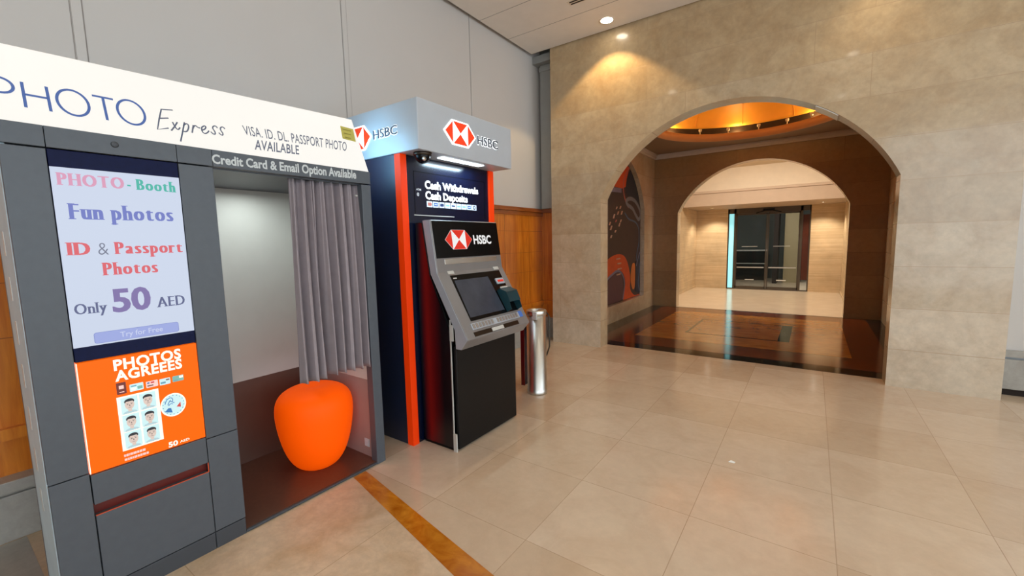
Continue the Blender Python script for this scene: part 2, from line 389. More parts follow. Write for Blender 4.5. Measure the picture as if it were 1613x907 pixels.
def bez(*P, n=10):
    out = []
    for i in range(n+1):
        t = i/n; q = [Vector(p+(0,)) for p in P]
        while len(q) > 1: q = [a.lerp(b, t) for a, b in zip(q, q[1:])]
        out.append((q[0].x, q[0].y))
    return out
def rectgeo(): return [(0, 0), (1, 0), (1, 1), (0, 1)], [(0, 1, 2, 3)]
def yz(X, *q): return [(X, a, b) for a, b in q]
def poly(bm, pts, mi=0):
    f = bm.faces.new([bm.verts.new(p) for p in pts]); f.material_index = mi; return f

# ------------------------------------------------------------------ the room shell
CZ = 4.04
# floor
bm = B(); box(bm, -3.6, 7, -5, 5.55, -.1, 0); struct('floor', bm, m_floor)
# travertine field on the near side of the amber strip, flush stone set a hair above
bm = B(); prism(bm, [(-3.24, -5, 0), (3.4, -5, 0), (3.4, .24, 0), (-1.223, 1.244, 0), (-2.268, 1.477, 0), (-3.24, 1.69, 0)], (0, 0, .0012)); struct('floor.001', bm, m_trav)
bm = B(); prism(bm, [(-2.296, 1.482, 0), (-2.268, 1.477, 0), (-1.223, 1.244, 0), (3.4, .24, 0), (3.4, .372, 0), (-1.077, 1.342, 0), (-2.24, 1.564, 0), (-2.296, 1.572, 0)], (0, 0, .0022)); struct('trim_1', bm, m_inlay)
bm = B(); box(bm, -3.24, -2.345, -2, .218, 0, .002); struct('floor.002', bm, m_greystone)
# left wall: grey panels above, wainscot below
bm = B(); box(bm, -3.55, -3.37, -5, 5.7, 1.88, 4.4); struct('wall_left', bm, m_wall)
bm = B()
for y in (-1.01, .678, 2.364, 4.05):
    box(bm, -3.371, -3.362, y-.022, y+.022, 1.93, 4.4)
o = struct('trim_2', bm, m_wall, .003)
bm = B()
for y in (-1.01, .678, 2.364, 4.05):
    for s in (-.028, .024): box(bm, -3.3705, -3.3685, y+s, y+s+.004, 1.93, 4.4)
struct('trim_3', bm, m_linew)
bm = B(); box(bm, -3.55, -3.345, -5, 5.6, .28, 1.89)
for z0, z1, d in ((.50, .56, .035), ):
    box(bm, -3.345, -3.345+d, -5, 5.6, z0, z1)
struct('wall_left.001', bm, m_wood)
bm = B()
box(bm, -3.55, -3.31, -5, 5.62, 1.875, 1.905); box(bm, -3.55, -3.325, -5, 5.62, 1.905, 1.93); box(bm, -3.345, -3.328, -5, 5.6, 1.82, 1.875)
struct('trim_4', bm, m_woodd, .004)
bm = B()
for y in (-2.2, -.9, .4, 1.7, 3.0, 3.8, 4.6, 5.2): box(bm, -3.345, -3.3435, y-.003, y+.003, .56, 1.82)
for z in (1.02, 1.30, 1.60): box(bm, -3.345, -3.344, -5, 5.6, z-.002, z+.002)
struct('trim_5', bm, m_woodd)
bm = B(); box(bm, -3.55, -3.25, -5, 5.6, 0, .235); box(bm, -3.55, -3.265, -5, 5.6, .235, .25); box(bm, -3.55, -3.24, -5, 5.6, .25, .31)
struct('baseboard_left', bm, m_greystone, .004)
# recess between left wall and stone pier: wood return below, grey pilaster above
bm = B(); box(bm, -3.37, -3.03, 5.56, 5.75, .28, 1.89); box(bm, -3.37, -3.03, 5.53, 5.56, .5, .56); struct('wall_recess', bm, m_wood)
bm = B(); box(bm, -3.37, -3.0, 5.53, 5.75, 1.875, 1.93); struct('trim_6', bm, m_woodd, .004)
bm = B(); box(bm, -3.37, -3.03, 5.53, 5.75, 0, .25); box(bm, -3.37, -3.03, 5.52, 5.75, .25, .3); struct('baseboard_recess', bm, m_greystone, .004)
bm = B(); box(bm, -3.40, -3.03, 5.6, 5.75, 1.93, 4.4); box(bm, -3.37, -3.03, 5.40, 5.6, 3.95, 4.05); struct('wall_recess.001', bm, m_greypaint)
bm = B(); box(bm, -3.31, -3.12, 5.50, 5.6, 1.93, 3.95); box(bm, -3.32, -3.11, 5.49, 5.6, 3.86, 3.92); struct('trim_7', bm, m_greypaint, .005)
# wall beyond the right pier
bm = B(); box(bm, 1.39, 7, 5.52, 5.75, .4, 4.4); struct('wall_right', bm, m_wall)
bm = B(); box(bm, 1.39, 7, 5.50, 5.75, .06, .33); box(bm, 1.39, 7, 5.49, 5.75, .35, .41); struct('baseboard_right', bm, m_greystone, .004)
bm = B(); box(bm, 1.39, 7, 5.53, 5.75, 0, .06); struct('trim_8', bm, m_gap)

bm = B(); box(bm, -3.6, 1.5, -5.2, -5, 0, 4.4); struct('wall_rear_light_block', bm, m_wall)  # unseen wall, added to cut daylight arriving from behind the camera
def arch_pts(cx, cz, R, zs, n=48):
    h = math.sqrt(R*R-(zs-cz)**2); a0 = math.atan2(zs-cz, h)
    return [(cx+R*math.cos(PI-a0-(PI-2*a0)*i/n), cz+R*math.sin(PI-a0-(PI-2*a0)*i/n)) for i in range(n+1)], h
def arch_wall(bm, u0, u1, z1, d0, d1, cx, cz, R, zs, mp, sill=0.0, mi=0, mij=0):
    """wall block from depth d0 to d1 along u, with an arched opening; mp maps (u, depth, z) to 3-D"""
    A, h = arch_pts(cx, cz, R, zs)
    def quad(p, m=mi, sm=False):
        f = bm.faces.new([bm.verts.new(mp(*q)) for q in p]); f.material_index = m; f.smooth = sm; return f
    L, Rr = cx-h, cx+h
    for d in (d0, d1):
        quad([(u0, d, 0), (L, d, 0), (L, d, zs), (u0, d, zs)]); quad([(Rr, d, 0), (u1, d, 0), (u1, d, zs), (Rr, d, zs)])
        quad([(u0, d, zs), (L, d, zs), (L, d, z1), (u0, d, z1)]); quad([(Rr, d, zs), (u1, d, zs), (u1, d, z1), (Rr, d, z1)])
        for a, b in zip(A, A[1:]): quad([(a[0], d, a[1]), (b[0], d, b[1]), (b[0], d, z1), (a[0], d, z1)])
        if sill: quad([(L, d, 0), (Rr, d, 0), (Rr, d, sill), (L, d, sill)])
    if sill: quad([(L, d0, sill), (Rr, d0, sill), (Rr, d1, sill), (L, d1, sill)], mij)
    quad([(L, d0, sill), (L, d1, sill), (L, d1, zs), (L, d0, zs)], mij); quad([(Rr, d0, sill), (Rr, d1, sill), (Rr, d1, zs), (Rr, d0, zs)], mij)
    av = [(bm.verts.new(mp(a[0], d0, a[1])), bm.verts.new(mp(a[0], d1, a[1]))) for a in A]
    for a, b in zip(av, av[1:]):
        f = bm.faces.new((a[0], b[0], b[1], a[1])); f.smooth = True; f.material_index = mij
    quad([(u0, d0, 0), (u0, d1, 0), (u0, d1, z1), (u0, d0, z1)], mij); quad([(u1, d0, 0), (u1, d1, 0), (u1, d1, z1), (u1, d0, z1)], mij)
    quad([(u0, d0, z1), (u1, d0, z1), (u1, d1, z1), (u0, d1, z1)])
    bmesh.ops.recalc_face_normals(bm, faces=bm.faces)
XY = lambda u, d, z: (u, d, z)
bm = B(); arch_wall(bm, -3.03, 1.39, 4.4, 5.31, 5.55, -.83, 1.341, 1.602, 1.99, XY, mij=1); struct('wall_arch', bm, [m_stone, m_stoneY])
# ceiling with thin joints and shadow gaps against the walls
bm = B(); box(bm, -3.31, 7, -5, 5.285, CZ, CZ+.04); struct('ceiling', bm, m_ceil)
bm = B()
for k in range(18):
    y = 4.73-.58*k; box(bm, -3.31, 7, y-.003, y+.003, CZ-.0006, CZ+.001)
struct('trim_9', bm, m_line)
bm = B(); box(bm, -3.5, 7.1, -5.1, 5.7, 4.36, 4.42); struct('ceiling.001', bm, m_gap)

# ------------------------------------------------------------------ vestibule behind the arch
VX0, VX1, VY0, VY1 = -2.82, 1.0, 5.55, 9.38
bm = B()
for i, (x0, x1, y0, y1, m) in enumerate(((-3.0, 1.1, 5.53, 9.4, 0), (-2.56, .80, 5.78, 9.30, 1), (-2.16, .44, 6.30, 8.86, 2), (-1.56, -.2, 6.84, 8.12, 3), (-1.52, -.34, 6.88, 8.08, 2), (-1.2, -.62, 7.2, 7.76, 2))):
    box(bm, x0, x1, y0, y1, -.1, .0008*(i+1), m)
struct('floor.003', bm, [m_blackgr, m_parqd, m_parq, m_blackgr])
bm = B(); arch_wall(bm, VY0, VY1, 3.4, VX0, VX0-.16, 7.46, 1.62, 1.34, 2.05, lambda u, d, z: (d, u, z), sill=.3, mij=1); struct('wall_vestibule_left', bm, [m_stoneY, m_stone])
bm = B(); box(bm, VX0-.26, VX0-.16, VY0, VY1, 0, 3.4); struct('wall_vestibule_left.001', bm, m_stoneY)
bm = B(); box(bm, VX1, VX1+.2, VY0, VY1+.25, 0, 3.4); struct('wall_vestibule_right', bm, m_stoneY)
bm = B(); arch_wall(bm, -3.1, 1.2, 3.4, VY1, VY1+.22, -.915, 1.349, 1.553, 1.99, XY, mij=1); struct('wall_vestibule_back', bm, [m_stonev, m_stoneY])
# cornice
bm = B()
for (z0, z1, d) in ((3.12, 3.15, .03), (3.15, 3.19, .05), (3.19, 3.215, .075)):
    box(bm, VX0, VX0+d, VY0, VY1, z0, z1); box(bm, VX1-d, VX1, VY0, VY1, z0, z1); box(bm, VX0, VX1, VY1-d, VY1, z0, z1); box(bm, VX0, VX1, VY0, VY0+d, z0, z1)
struct('trim_10', bm, m_cornice)
# ceiling with a round oculus
OC = (-.92, 7.55); bm = B(); SEG = 96
inn, out = [], []
for k in range(SEG):
    a = 2*PI*k/SEG; c, s = math.cos(a), math.sin(a)
    inn.append(bm.verts.new((OC[0]+1.385*c, OC[1]+1.385*s, 3.21)))
    t = min(((VX1-OC[0])/c if c > 1e-6 else 1e9), ((VX0-OC[0])/c if c < -1e-6 else 1e9), ((VY1-OC[1])/s if s > 1e-6 else 1e9), ((VY0-OC[1])/s if s < -1e-6 else 1e9))
    out.append(bm.verts.new((OC[0]+t*c, OC[1]+t*s, 3.21)))
for k in range(SEG): bm.faces.new((inn[k], inn[(k+1) % SEG], out[(k+1) % SEG], out[k]))
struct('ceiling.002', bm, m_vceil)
bm = B(); lathe(bm, [(1.385, 3.21), (1.37, 3.215), (1.31, 3.33), (1.33, 3.335)], (OC[0], OC[1], 0), 96); struct('trim_11', bm, m_fascia)
bm = B(); lathe(bm, [(1.33, 3.335), (1.60, 3.335), (1.60, 3.50)], (OC[0], OC[1], 0), 96); struct('trim_12', bm, m_cove)
bm = B(); lathe(bm, [(1.60, 3.50), (1.57, 3.51)]+[(1.57*math.cos(PI/2*i/16), 3.51+.55*math.sin(PI/2*i/16)) for i in range(1, 16)]+[(.02, 4.06)], (OC[0], OC[1], 0), 96); struct('ceiling.003', bm, m_dome)
bm = B()
for k in range(12):
    a = 2*PI*k/12+.15
    pts = [Vector((OC[0]+1.565*math.cos(PI/2*i/12)*math.cos(a), OC[1]+1.565*math.cos(PI/2*i/12)*math.sin(a), 3.507+.55*math.sin(PI/2*i/12))) for i in range(12)]
    tube(bm, pts, .004, 5)
struct('trim_13', bm, m_dome)
# corridor beyond
bm = B(); box(bm, -3.3, 1.3, 9.4, 17.5, -.1, .002); struct('floor.004', bm, m_lfloor)
bm = B(); box(bm, -3.0, -2.79, 9.6, 13.4, 0, 3.2); struct('wall_corridor_left', bm, m_trvwood)
bm = B(); box(bm, .62, .85, 9.6, 13.4, 0, 3.2); struct('wall_corridor_right', bm, m_trvwood)
bm = B(); box(bm, -2.9, -1.97, 13.4, 13.55, 0, 2.3); box(bm, -.05, .8, 13.4, 13.55, 0, 2.3); struct('wall_corridor_back', bm, m_trvwood)
bm = B(); box(bm, -2.79, .62, 11.6, 13.6, 2.235, 2.6); box(bm, -2.79, .62, 11.57, 11.6, 2.54, 2.6); struct('ceiling.004', bm, m_tan, .004)
bm = B(); box(bm, -2.79, .62, 11.68, 11.8, 2.6, 3.2); struct('wall_corridor_back.001', bm, m_cream)
bm = B(); box(bm, -3.0, .85, 9.6, 11.8, 3.12, 3.2); struct('ceiling.005', bm, m_cream)
bm = B(); box(bm, -2.79, -2.775, 9.6, 13.4, 0, .06); box(bm, .605, .62, 9.6, 13.4, 0, .06); struct('baseboard_corridor', bm, m_trvwood)
# dim room behind the glass doors
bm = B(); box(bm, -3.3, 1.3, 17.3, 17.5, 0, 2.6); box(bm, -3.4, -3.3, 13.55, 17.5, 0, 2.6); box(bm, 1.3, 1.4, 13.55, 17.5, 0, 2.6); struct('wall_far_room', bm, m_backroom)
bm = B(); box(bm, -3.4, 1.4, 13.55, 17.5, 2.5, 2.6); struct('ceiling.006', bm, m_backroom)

# glass door
def door():
    d = bpy.data.objects.new('door_1', None); COL.objects.link(d); d.location = (-1.0, 13.45, 0); d['kind'] = 'structure'
    bm = B()
    for x in (-1.79, -.25): box(bm, x-.025, x+.025, 13.42, 13.50, .002, 2.235)
    box(bm, -1.97, -.05, 13.42, 13.50, 2.10, 2.235); box(bm, -1.97, -1.94, 13.42, 13.5, .002, 2.235); box(bm, -.08, -.05, 13.42, 13.5, .002, 2.235); box(bm, -1.97, -.05, 13.43, 13.49, .002, .03)
    obj('door_frame', bm, m_frame, d)
    for x0, x1 in ((-1.765, -1.01), (-1.0, -.275)):
        lf = bx('door_leaf', m_glassd, d, x0, x1, 13.455, 13.467, .03, 2.10)
        bm = B(); box(bm, x0, x0+.03, 13.448, 13.474, .03, 2.1); box(bm, x1-.03, x1, 13.448, 13.474, .03, 2.1); box(bm, x0, x1, 13.448, 13.474, 2.05, 2.1); box(bm, x0, x1, 13.448, 13.474, .03, .09)
        obj('leaf_rail', bm, m_frame, lf)
        xm = (x0+x1)/2
        bx('push_bar', m_chrome, lf, x0+.05, x1-.05, 13.43, 13.45, .60, .63)
        bx('manifestation_strip', m_plate, lf, xm-.22, xm+.16, 13.45, 13.454, 1.185, 1.195)
        bx('manifestation_strip', m_plate, lf, xm-.12, xm+.10, 13.45, 13.454, .26, .285)
    bx('side_pane', m_daylit, d, -1.94, -1.815, 13.455, 13.467, .03, 2.10)
    bx('side_panel', m_brownp, d, -.22, -.08, 13.45, 13.467, .3, 2.0)
    bm = B(); box(bm, -1.12, -.86, 13.36, 13.42, 2.14, 2.2); tube(bm, [(-1.05, 13.38, 2.16), (-1.28, 13.36, 2.09)], .012); tube(bm, [(-.93, 13.38, 2.16), (-.7, 13.36, 2.09)], .012)
    obj('door_closer', bm, m_black, d)
door()
bx('wall_far_room.001', m_beige, None, -.72, -.30, 15.9, 16.2, 0, 2.5, kind='structure')
bx('wall_far_room.002', m_gap, None, -.98, -.86, 15.4, 16.2, 0, 2.5, kind='structure')
ct = thing('reception_counter', (-1.9, 16.6, 0), 'dark reception counter with pale top, seen through the left glass door leaf', 'counter')
bx('counter_body', m_black, ct, -2.6, -1.25, 16.4, 16.9, .002, .98); bx('counter_top', m_plate, ct, -2.65, -1.2, 16.35, 16.95, .98, 1.02); bx('counter_rail', m_chrome, ct, -2.6, -1.25, 16.36, 16.39, .55, .58)

# ------------------------------------------------------------------ photo booth
XF = -2.30
booth = thing('photo_booth', (-2.69, .98, 0), 'grey photo booth with lit white header sign, standing left of the black cash machine', 'photo booth')
bm = B(); box(bm, -2.62, -2.318, .22, .24, 0, 1.91)
sp = obj('side_panel', bm, m_alum, booth, bevel=.004)
for k in range(9):
    z = .42+.17*k; bx('vent_slot', m_plate, sp, -2.50, -2.47, .2185, .2205, z, z+.09)
bm = B(); box(bm, -2.64, -2.62, .22, .865, 0, 1.91); obj('back_panel', bm, m_booth, booth)
for y0, y1, z0, z1 in ((.222, .3335, .578, 1.826), (.222, .3335, .0, .574), (.733, .8655, .558, 1.826), (.733, .8655, .09, .554)):
    bx('front_panel', m_booth, booth, -2.345, XF, y0, y1, z0, z1, bevel=.002)
for y0, y1 in ((.222, .334), (.336, .730), (.732, .866), (.868, 1.735)):
    bx('header_panel', m_booth, booth, -2.345, XF, y0, y1, 1.832, 1.908, bevel=.0015)
bm = B(); lathe(bm, [(0.001, .006), (.009, .006), (.012, .003), (.012, 0)], (XF, .527, 1.872), 20, axis='X'); obj('camera_lens', bm, m_boothd, booth)
bx('front_panel', m_booth, booth, -2.345, XF, .337, .730, .442, .565, bevel=.002)
bx('front_panel', m_booth, booth, -2.345, XF, .337, .730, .09, .395, bevel=.002)
bm = B(); box(bm, -2.345, XF-.004, .337, .7305, 0, .084); box(bm, -2.345, XF-.004, .733, .8655, 0, .084); obj('plinth', bm, m_boothd, booth, bevel=.002)
bx('inner_carcass', m_boothd, booth, -2.40, -2.346, .222, .866, 0, 1.908)
sl = bx('dispenser_slot', m_slot, booth, -2.345, -2.33, .337, .7305, .3955, .4415)
bm = B(); box(bm, XF-.004, XF+.001, .337, .7305, .3955, .3985); box(bm, XF-.004, XF+.001, .7275, .7305, .3985, .4415); obj('slot_edge', bm, m_slotedge, sl)
# screen
scr = bx('screen', m_bezel, booth, -2.345, XF-.004, .3365, .7305, 1.0235, 1.8275, bevel=.002)
bx('display', g_bg, scr, -2.31, XF-.0025, .3372, .7298, 1.080, 1.764)
XS = XF-.0022
def T(s, q, mat, par, **k): return lettering(serif_text(s, **k), yz(XS, *q), mat, par, .0008)
T('PHOTO', ((.3503, 1.699), (.5423, 1.699), (.5423, 1.744), (.3503, 1.744)), g_pink, scr)
lettering(rectgeo(), yz(XS, (.5515, 1.7114), (.5626, 1.7114), (.5626, 1.7179), (.5515, 1.7179)), g_teal, scr, .0008, ycap=1)
T('Booth', ((.579, 1.6995), (.715, 1.6995), (.715, 1.7432), (.579, 1.7432)), g_teal, scr)
T('Fun photos', ((.370, 1.5730), (.695, 1.5730), (.695, 1.632), (.370, 1.632)), g_blue, scr)
T('ID', ((.351, 1.437), (.4186, 1.437), (.4186, 1.4848), (.351, 1.4848)), g_red, scr)
lettering(glyphs('&', bold=-.012), yz(XS, (.4405, 1.4355), (.4710, 1.4355), (.4710, 1.484), (.4405, 1.484)), g_grey, scr, .0008)
T('Passport', ((.488, 1.437), (.7165, 1.437), (.7165, 1.485), (.488, 1.485)), g_red, scr)
T('Photos', ((.445, 1.354), (.6215, 1.354), (.6215, 1.404), (.445, 1.404)), g_red, scr)
T('Only', ((.3523, 1.2085), (.447, 1.2085), (.447, 1.2495), (.3523, 1.2495)), g_navy, scr, smear=.09)
lettering(glyphs('50', bold=.022, smear=.03), yz(XS, (.462, 1.204), (.586, 1.204), (.586, 1.2935), (.462, 1.2935)), g_purple, scr, .0008)
T('AED', ((.604, 1.2037), (.705, 1.2037), (.705, 1.247), (.604, 1.247)), g_navy, scr, smear=.09)
def rrect(y0, y1, z0, z1, r):
    return [(cy+r*math.cos(math.radians(a+90*k/5)), cz+r*math.sin(math.radians(a+90*k/5))) for (cy, cz, a) in ((y1-r, z1-r, 0), (y0+r, z1-r, 90), (y0+r, z0+r, 180), (y1-r, z0+r, 270)) for k in range(6)]
bm = B(); poly(bm, [(XS+.0004, a, b) for a, b in rrect(.397, .673, 1.086, 1.130, .009)]); poly(bm, [(XS+.0008, a, b) for a, b in rrect(.3985, .6715, 1.0875, 1.1285, .008)], 1); obj('display_button', bm, [g_btnl, g_btn], scr)
lettering(glyphs('Try for Free', bold=.006), yz(XS, (.475, 1.0985), (.615, 1.0985), (.615, 1.1195), (.475, 1.1195)), g_btnt, scr, .0014)
# poster
pos = bx('poster', m_poster, booth, -2.345, XF-.003, .3365, .7305, .570, 1.0195)
XP = XF-.0028
bx('poster_edge', p_white, pos, -2.34, XF-.002, .3365, .3395, .570, 1.0195)
lettering(glyphs('PHOTOS', bold=.035, spacing=1.08), yz(XP, (.443, .9655), (.670, .9655), (.670, 1.007), (.443, 1.007)), p_white, pos, .0008)
lettering(glyphs('AGREEES', bold=.035, spacing=1.08), yz(XP, (.443, .9200), (.670, .9200), (.670, .9605), (.443, .9605)), p_white, pos, .0008)
def card(y0, y1, z0, z1, bg_, marks):
    bm = B(); poly(bm, [(XP+.0008, a, b) for a, b in rrect(y0, y1, z0, z1, .003)])
    mats = [bg_]
    for (a, b, c, d, m) in marks:
        mats.append(m); poly(bm, [(XP+.0013, y0+a*(y1-y0), z0+b*(z1-z0)), (XP+.0013, y0+c*(y1-y0), z0+b*(z1-z0)), (XP+.0013, y0+c*(y1-y0), z0+d*(z1-z0)), (XP+.0013, y0+a*(y1-y0), z0+d*(z1-z0))], len(mats)-1)
    return obj('document_picture', bm, mats, pos)
card(.4432, .4738, .862, .911, p_brown, ((.25, .45, .75, .75, p_pinkc), (.25, .15, .75, .22, p_pinkc)))
card(.484, .529, .863, .894, p_pale, ((.1, .65, .5, .8, p_line), (.55, .2, .92, .6, p_tealc), (.1, .2, .45, .5, p_white)))
card(.5374, .578, .863, .891, p_pinkc, ((.1, .62, .3, .85, p_bl), (.4, .62, .7, .85, p_rd), (.1, .2, .6, .4, p_feat)))
card(.5838, .6215, .861, .889, p_pale, ((.08, .2, .55, .5, p_line), (.6, .6, .92, .85, p_feat)))
card(.6297, .6707, .863, .889, p_tealc, ((.6, .5, .95, .9, p_white), (.1, .15, .5, .3, p_line)))
bm = B(); box(bm, XP, XP+.001, .4395, .5765, .6215, .8515); sheet = obj('photo_sheet', bm, p_white, pos)
for (fy, fz) in ((.4775, .8092), (.5375, .8092), (.4768, .7345), (.5375, .7345), (.4774, .6610), (.5380, .6615)):
    bm = B(); X0 = XP+.0012
    poly(bm, [(X0, fy-.0275, fz-.034), (X0, fy+.0275, fz-.034), (X0, fy+.0275, fz+.036), (X0, fy-.0275, fz+.036)], 0)
    poly(bm, [(X0+.0002, fy+a, fz+b) for a, b in [(-.024, -.034), (.024, -.034), (.019, -.026), (.006, -.022), (-.006, -.022), (-.019, -.026)]], 4)
    poly(bm, [(X0+.0004, fy+.006*a, fz-.02+.006*b) for a, b in ((-1, -1), (1, -1), (1, 1), (-1, 1))], 1)
    poly(bm, [(X0+.0005, fy+a, fz+b) for a, b in arc(0, .0165, .0162, .0120, 0, 360, 20)[:-1]], 2)
    poly(bm, [(X0+.0007, fy+a, fz+b) for a, b in [(.0155*math.cos(t), (.023 if math.sin(t) < 0 else .017)*math.sin(t)+.004) for t in [2*PI*k/24 for k in range(24)]]], 1)
    poly(bm, [(X0+.0009, fy+a, fz+b) for a, b in arc(0, .0150, .0150, .0085, 12, 168, 12)], 2)
    for s in (-1, 1):
        poly(bm, [(X0+.0009, fy+s*.0065+a, fz+.0045+b) for a, b in arc(0, 0, .0028, .0013, 0, 360, 8)[:-1]], 2)
        poly(bm, [(X0+.0009, fy+s*.0065+a, fz+.0085+b) for a, b in ((-.004, 0), (.004, 0), (.004, .0012), (-.004, .0012))], 3)
    poly(bm, [(X0+.0009, fy+a, fz+b) for a, b in ((-.002, -.004), (.002, -.004), (.001, .003), (-.001, .003))], 3)
    poly(bm, [(X0+.0009, fy+a, fz-.010+b) for a, b in ((-.005, 0), (.005, 0), (.004, .0016), (-.004, .0016))], 3)
    obj('portrait', bm, [p_pale, p_skin, p_hair, p_feat, p_shirt], pos)
bm = B(); by, bz, br = .6230, .7625, .0465
for k, (r, m) in enumerate(((br, 0), (br*.90, 1))): poly(bm, [(XP+.0022+.0003*k, by+a, bz+b) for a, b in arc(0, 0, r, r*1.12, 0, 360, 40)[:-1]], m)
poly(bm, [(XP+.003, by+a, bz+b) for a, b in ((-.034, -.024), (-.006, -.034), (-.010, -.012), (-.020, -.010))], 2)
poly(bm, [(XP+.003, by+a, bz+b) for a, b in ((.010, -.012), (.026, -.018), (.026, .006))], 3)
for L in (bez((-.030, .010), (-.024, .036), (-.006, .034)), bez((-.006, .034), (.002, .026), (-.004, .016)), bez((-.020, .004), (-.014, .022), (-.008, .024)), bez((-.018, .0), (-.010, .012), (-.002, .004)), bez((-.012, .020), (-.004, .014), (.004, .008))):
    V, Fc = strokes([L], .003)
    vv = [bm.verts.new((XP+.0032, by+a, bz+b)) for a, b in V]
    for f in Fc: bm.faces.new([vv[i] for i in f]).material_index = 2
for k in range(18):
    a = math.radians(20*k+8); c_, s_ = math.cos(a), math.sin(a)
    poly(bm, [(XP+.003, by+.038*c_+x*.0022, bz+.0425*s_+y*.0016) for x, y in ((-1, -1), (1, -1), (1, 1), (-1, 1))], 4)
obj('round_badge', bm, [p_white, p_pale, p_bl, p_rd, p_line], pos)
bm = B()
x = .4415
for wd in (.007, .009, .004, .010, .012, .008, .010, .011): box(bm, XP+.0004, XP+.001, x, x+wd-.0015, .5965, .6065); x += wd
x = .4420
for wd in (.010, .007, .009, .005, .011, .008, .009, .012, .009): box(bm, XP+.0004, XP+.001, x, x+wd-.0015, .579, .5885); x += wd
obj('small_print', bm, p_pinkc, pos)
lettering(glyphs('50', bold=.035), yz(XP, (.590, .5755), (.6246, .5755), (.6246, .597), (.590, .597)), p_white, pos, .0008)
lettering(glyphs('AED', bold=.02), yz(XP, (.632, .5805), (.668, .5805), (.668, .5905), (.632, .5905)), p_white, pos, .0008)
# right half: doorway, post, interior
bx('door_post', m_booth, booth, -2.36, XF, 1.668, 1.735, 0, 1.826, bevel=.003)
bx('outer_side_panel', m_booth, booth, -3.08, -2.345, 1.712, 1.735, 0, 1.9)
bx('inner_floor', m_boothfl, booth, -3.07, -2.318, .866, 1.712, 0.003, .018)
bx('threshold', m_boothd, booth, -2.318, XF-.002, .866, 1.668, .003, .016, bevel=.003)
bm = B(); box(bm, -3.08, -3.05, .40, 1.735, 0, 1.9, 0); box(bm, -3.05, -3.045, .866, 1.69, .575, 1.825, 1); box(bm, -3.05, -3.045, .866, 1.69, .018, .575, 2)
obj('back_wall', bm, [m_booth, m_white_in, m_booth_in], booth)
bm = B(); box(bm, -3.05, -2.36, 1.69, 1.712, .56, 1.825, 0); box(bm, -3.05, -2.36, 1.69, 1.712, .018, .56, 1); isd = obj('inner_side_wall', bm, [m_white_in, m_booth_in2], booth)
bm = B(); box(bm, -2.455, -2.405, 1.686, 1.691, .085, .14); box(bm, -2.445, -2.415, 1.684, 1.687, .095, .13); obj('wall_socket', bm, m_alum, isd, bevel=.002)
bm = B(); box(bm, -3.05, -2.345, .85, .866, 0, 1.825); isl = obj('inner_side_wall', bm, m_booth_in, booth)
bm = B(); lathe(bm, [(.001, .022), (.02, .02), (.03, .012), (.033, 0)], (-2.40, .866, .44), 24, axis='Y'); obj('round_button', bm, m_plate, isl)
bx('roof_panel', m_booth, booth, -3.08, -2.345, .24, 1.735, 1.826, 1.90)
lettering(glyphs('Credit Card & Email Option Available', bold=.03), yz(XF, (.865, 1.846), (1.634, 1.857), (1.634, 1.904), (.865, 1.885)), m_hdrtext, booth, .001)
bm = B(); lathe(bm, [(.001, .012), (.006, .012), (.006, 0)], (-2.35, 1.668, 1.76), 12, axis='Y'); 
bmesh.ops.transform(bm, matrix=Matrix.Translation((0, 2*1.668, 0)) @ Matrix.Scale(-1, 4, (0, 1, 0)), verts=bm.verts); obj('curtain_hook', bm, m_plate, booth)
# illuminated header sign with a leaning face
SB, ST = (-2.312, 1.910), (-2.455, 2.252)
def sface(Y, s, L=None):
    tx, tz = ST[0]-SB[0], ST[1]-SB[1]; n = math.hypot(tx, tz); return (SB[0]+tx*s/n, Y, SB[1]+tz*s/n)
bm = B()
YL, YR = .20, 1.735
P = [sface(YL, 0), sface(YR, 0), sface(YR, .372), sface(YL, .318)]
Bk = [(-2.62, YL, 1.91), (-2.62, YR, 1.91), (-2.62, YR, sface(YR, .372)[2]), (-2.62, YL, sface(YL, .318)[2])]
pv = [bm.verts.new(p) for p in P]; kv = [bm.verts.new(p) for p in Bk]
bm.faces.new(pv).material_index = 0
for i in range(4): bm.faces.new((pv[i], pv[(i+1) % 4], kv[(i+1) % 4], kv[i])).material_index = 2 if i == 1 else 1
bm.faces.new(kv[::-1]).material_index = 1
bmesh.ops.recalc_face_normals(bm, faces=bm.faces)
sign = obj('header_sign', bm, [m_sign, m_signedge, m_signend], booth)
def SQ(*q): return [sface(a, b) for a, b in q]
# PHOTO in thin round capitals
def sgeo(lines, w): return strokes(lines, w)
O1 = arc(0, 0, 1, 1, 0, 360, 40)
letters = []
letters += [[(.216, .066), (.218, .176)], [(.218, .172)]+[(.218+.033, .172)]+arc(.251, .141, .0325, .031, 90, -90, 14)+[(.217, .110)]]
letters += [[(.3045, .064), (.3070, .170)], [(.3665, .064), (.368, .170)], [(.3060, .119), (.3672, .119)]]
letters += [[(.433+.0435*x, .120+.056*y) for x, y in O1]]
letters += [[(.493, .171), (.556, .171)], [(.5245, .171), (.5225, .066)]]
letters += [[(.606+.0435*x, .124+.0575*y) for x, y in O1]]
V, Fc = strokes(letters, .0088)
bm = B(); vv = [bm.verts.new(Vector(sface(a, b))+Vector((.0012, 0, .0005))) for a, b in V]
for f in Fc: bm.faces.new([vv[i] for i in f])
obj('lettering', bm, m_signblue, sign)
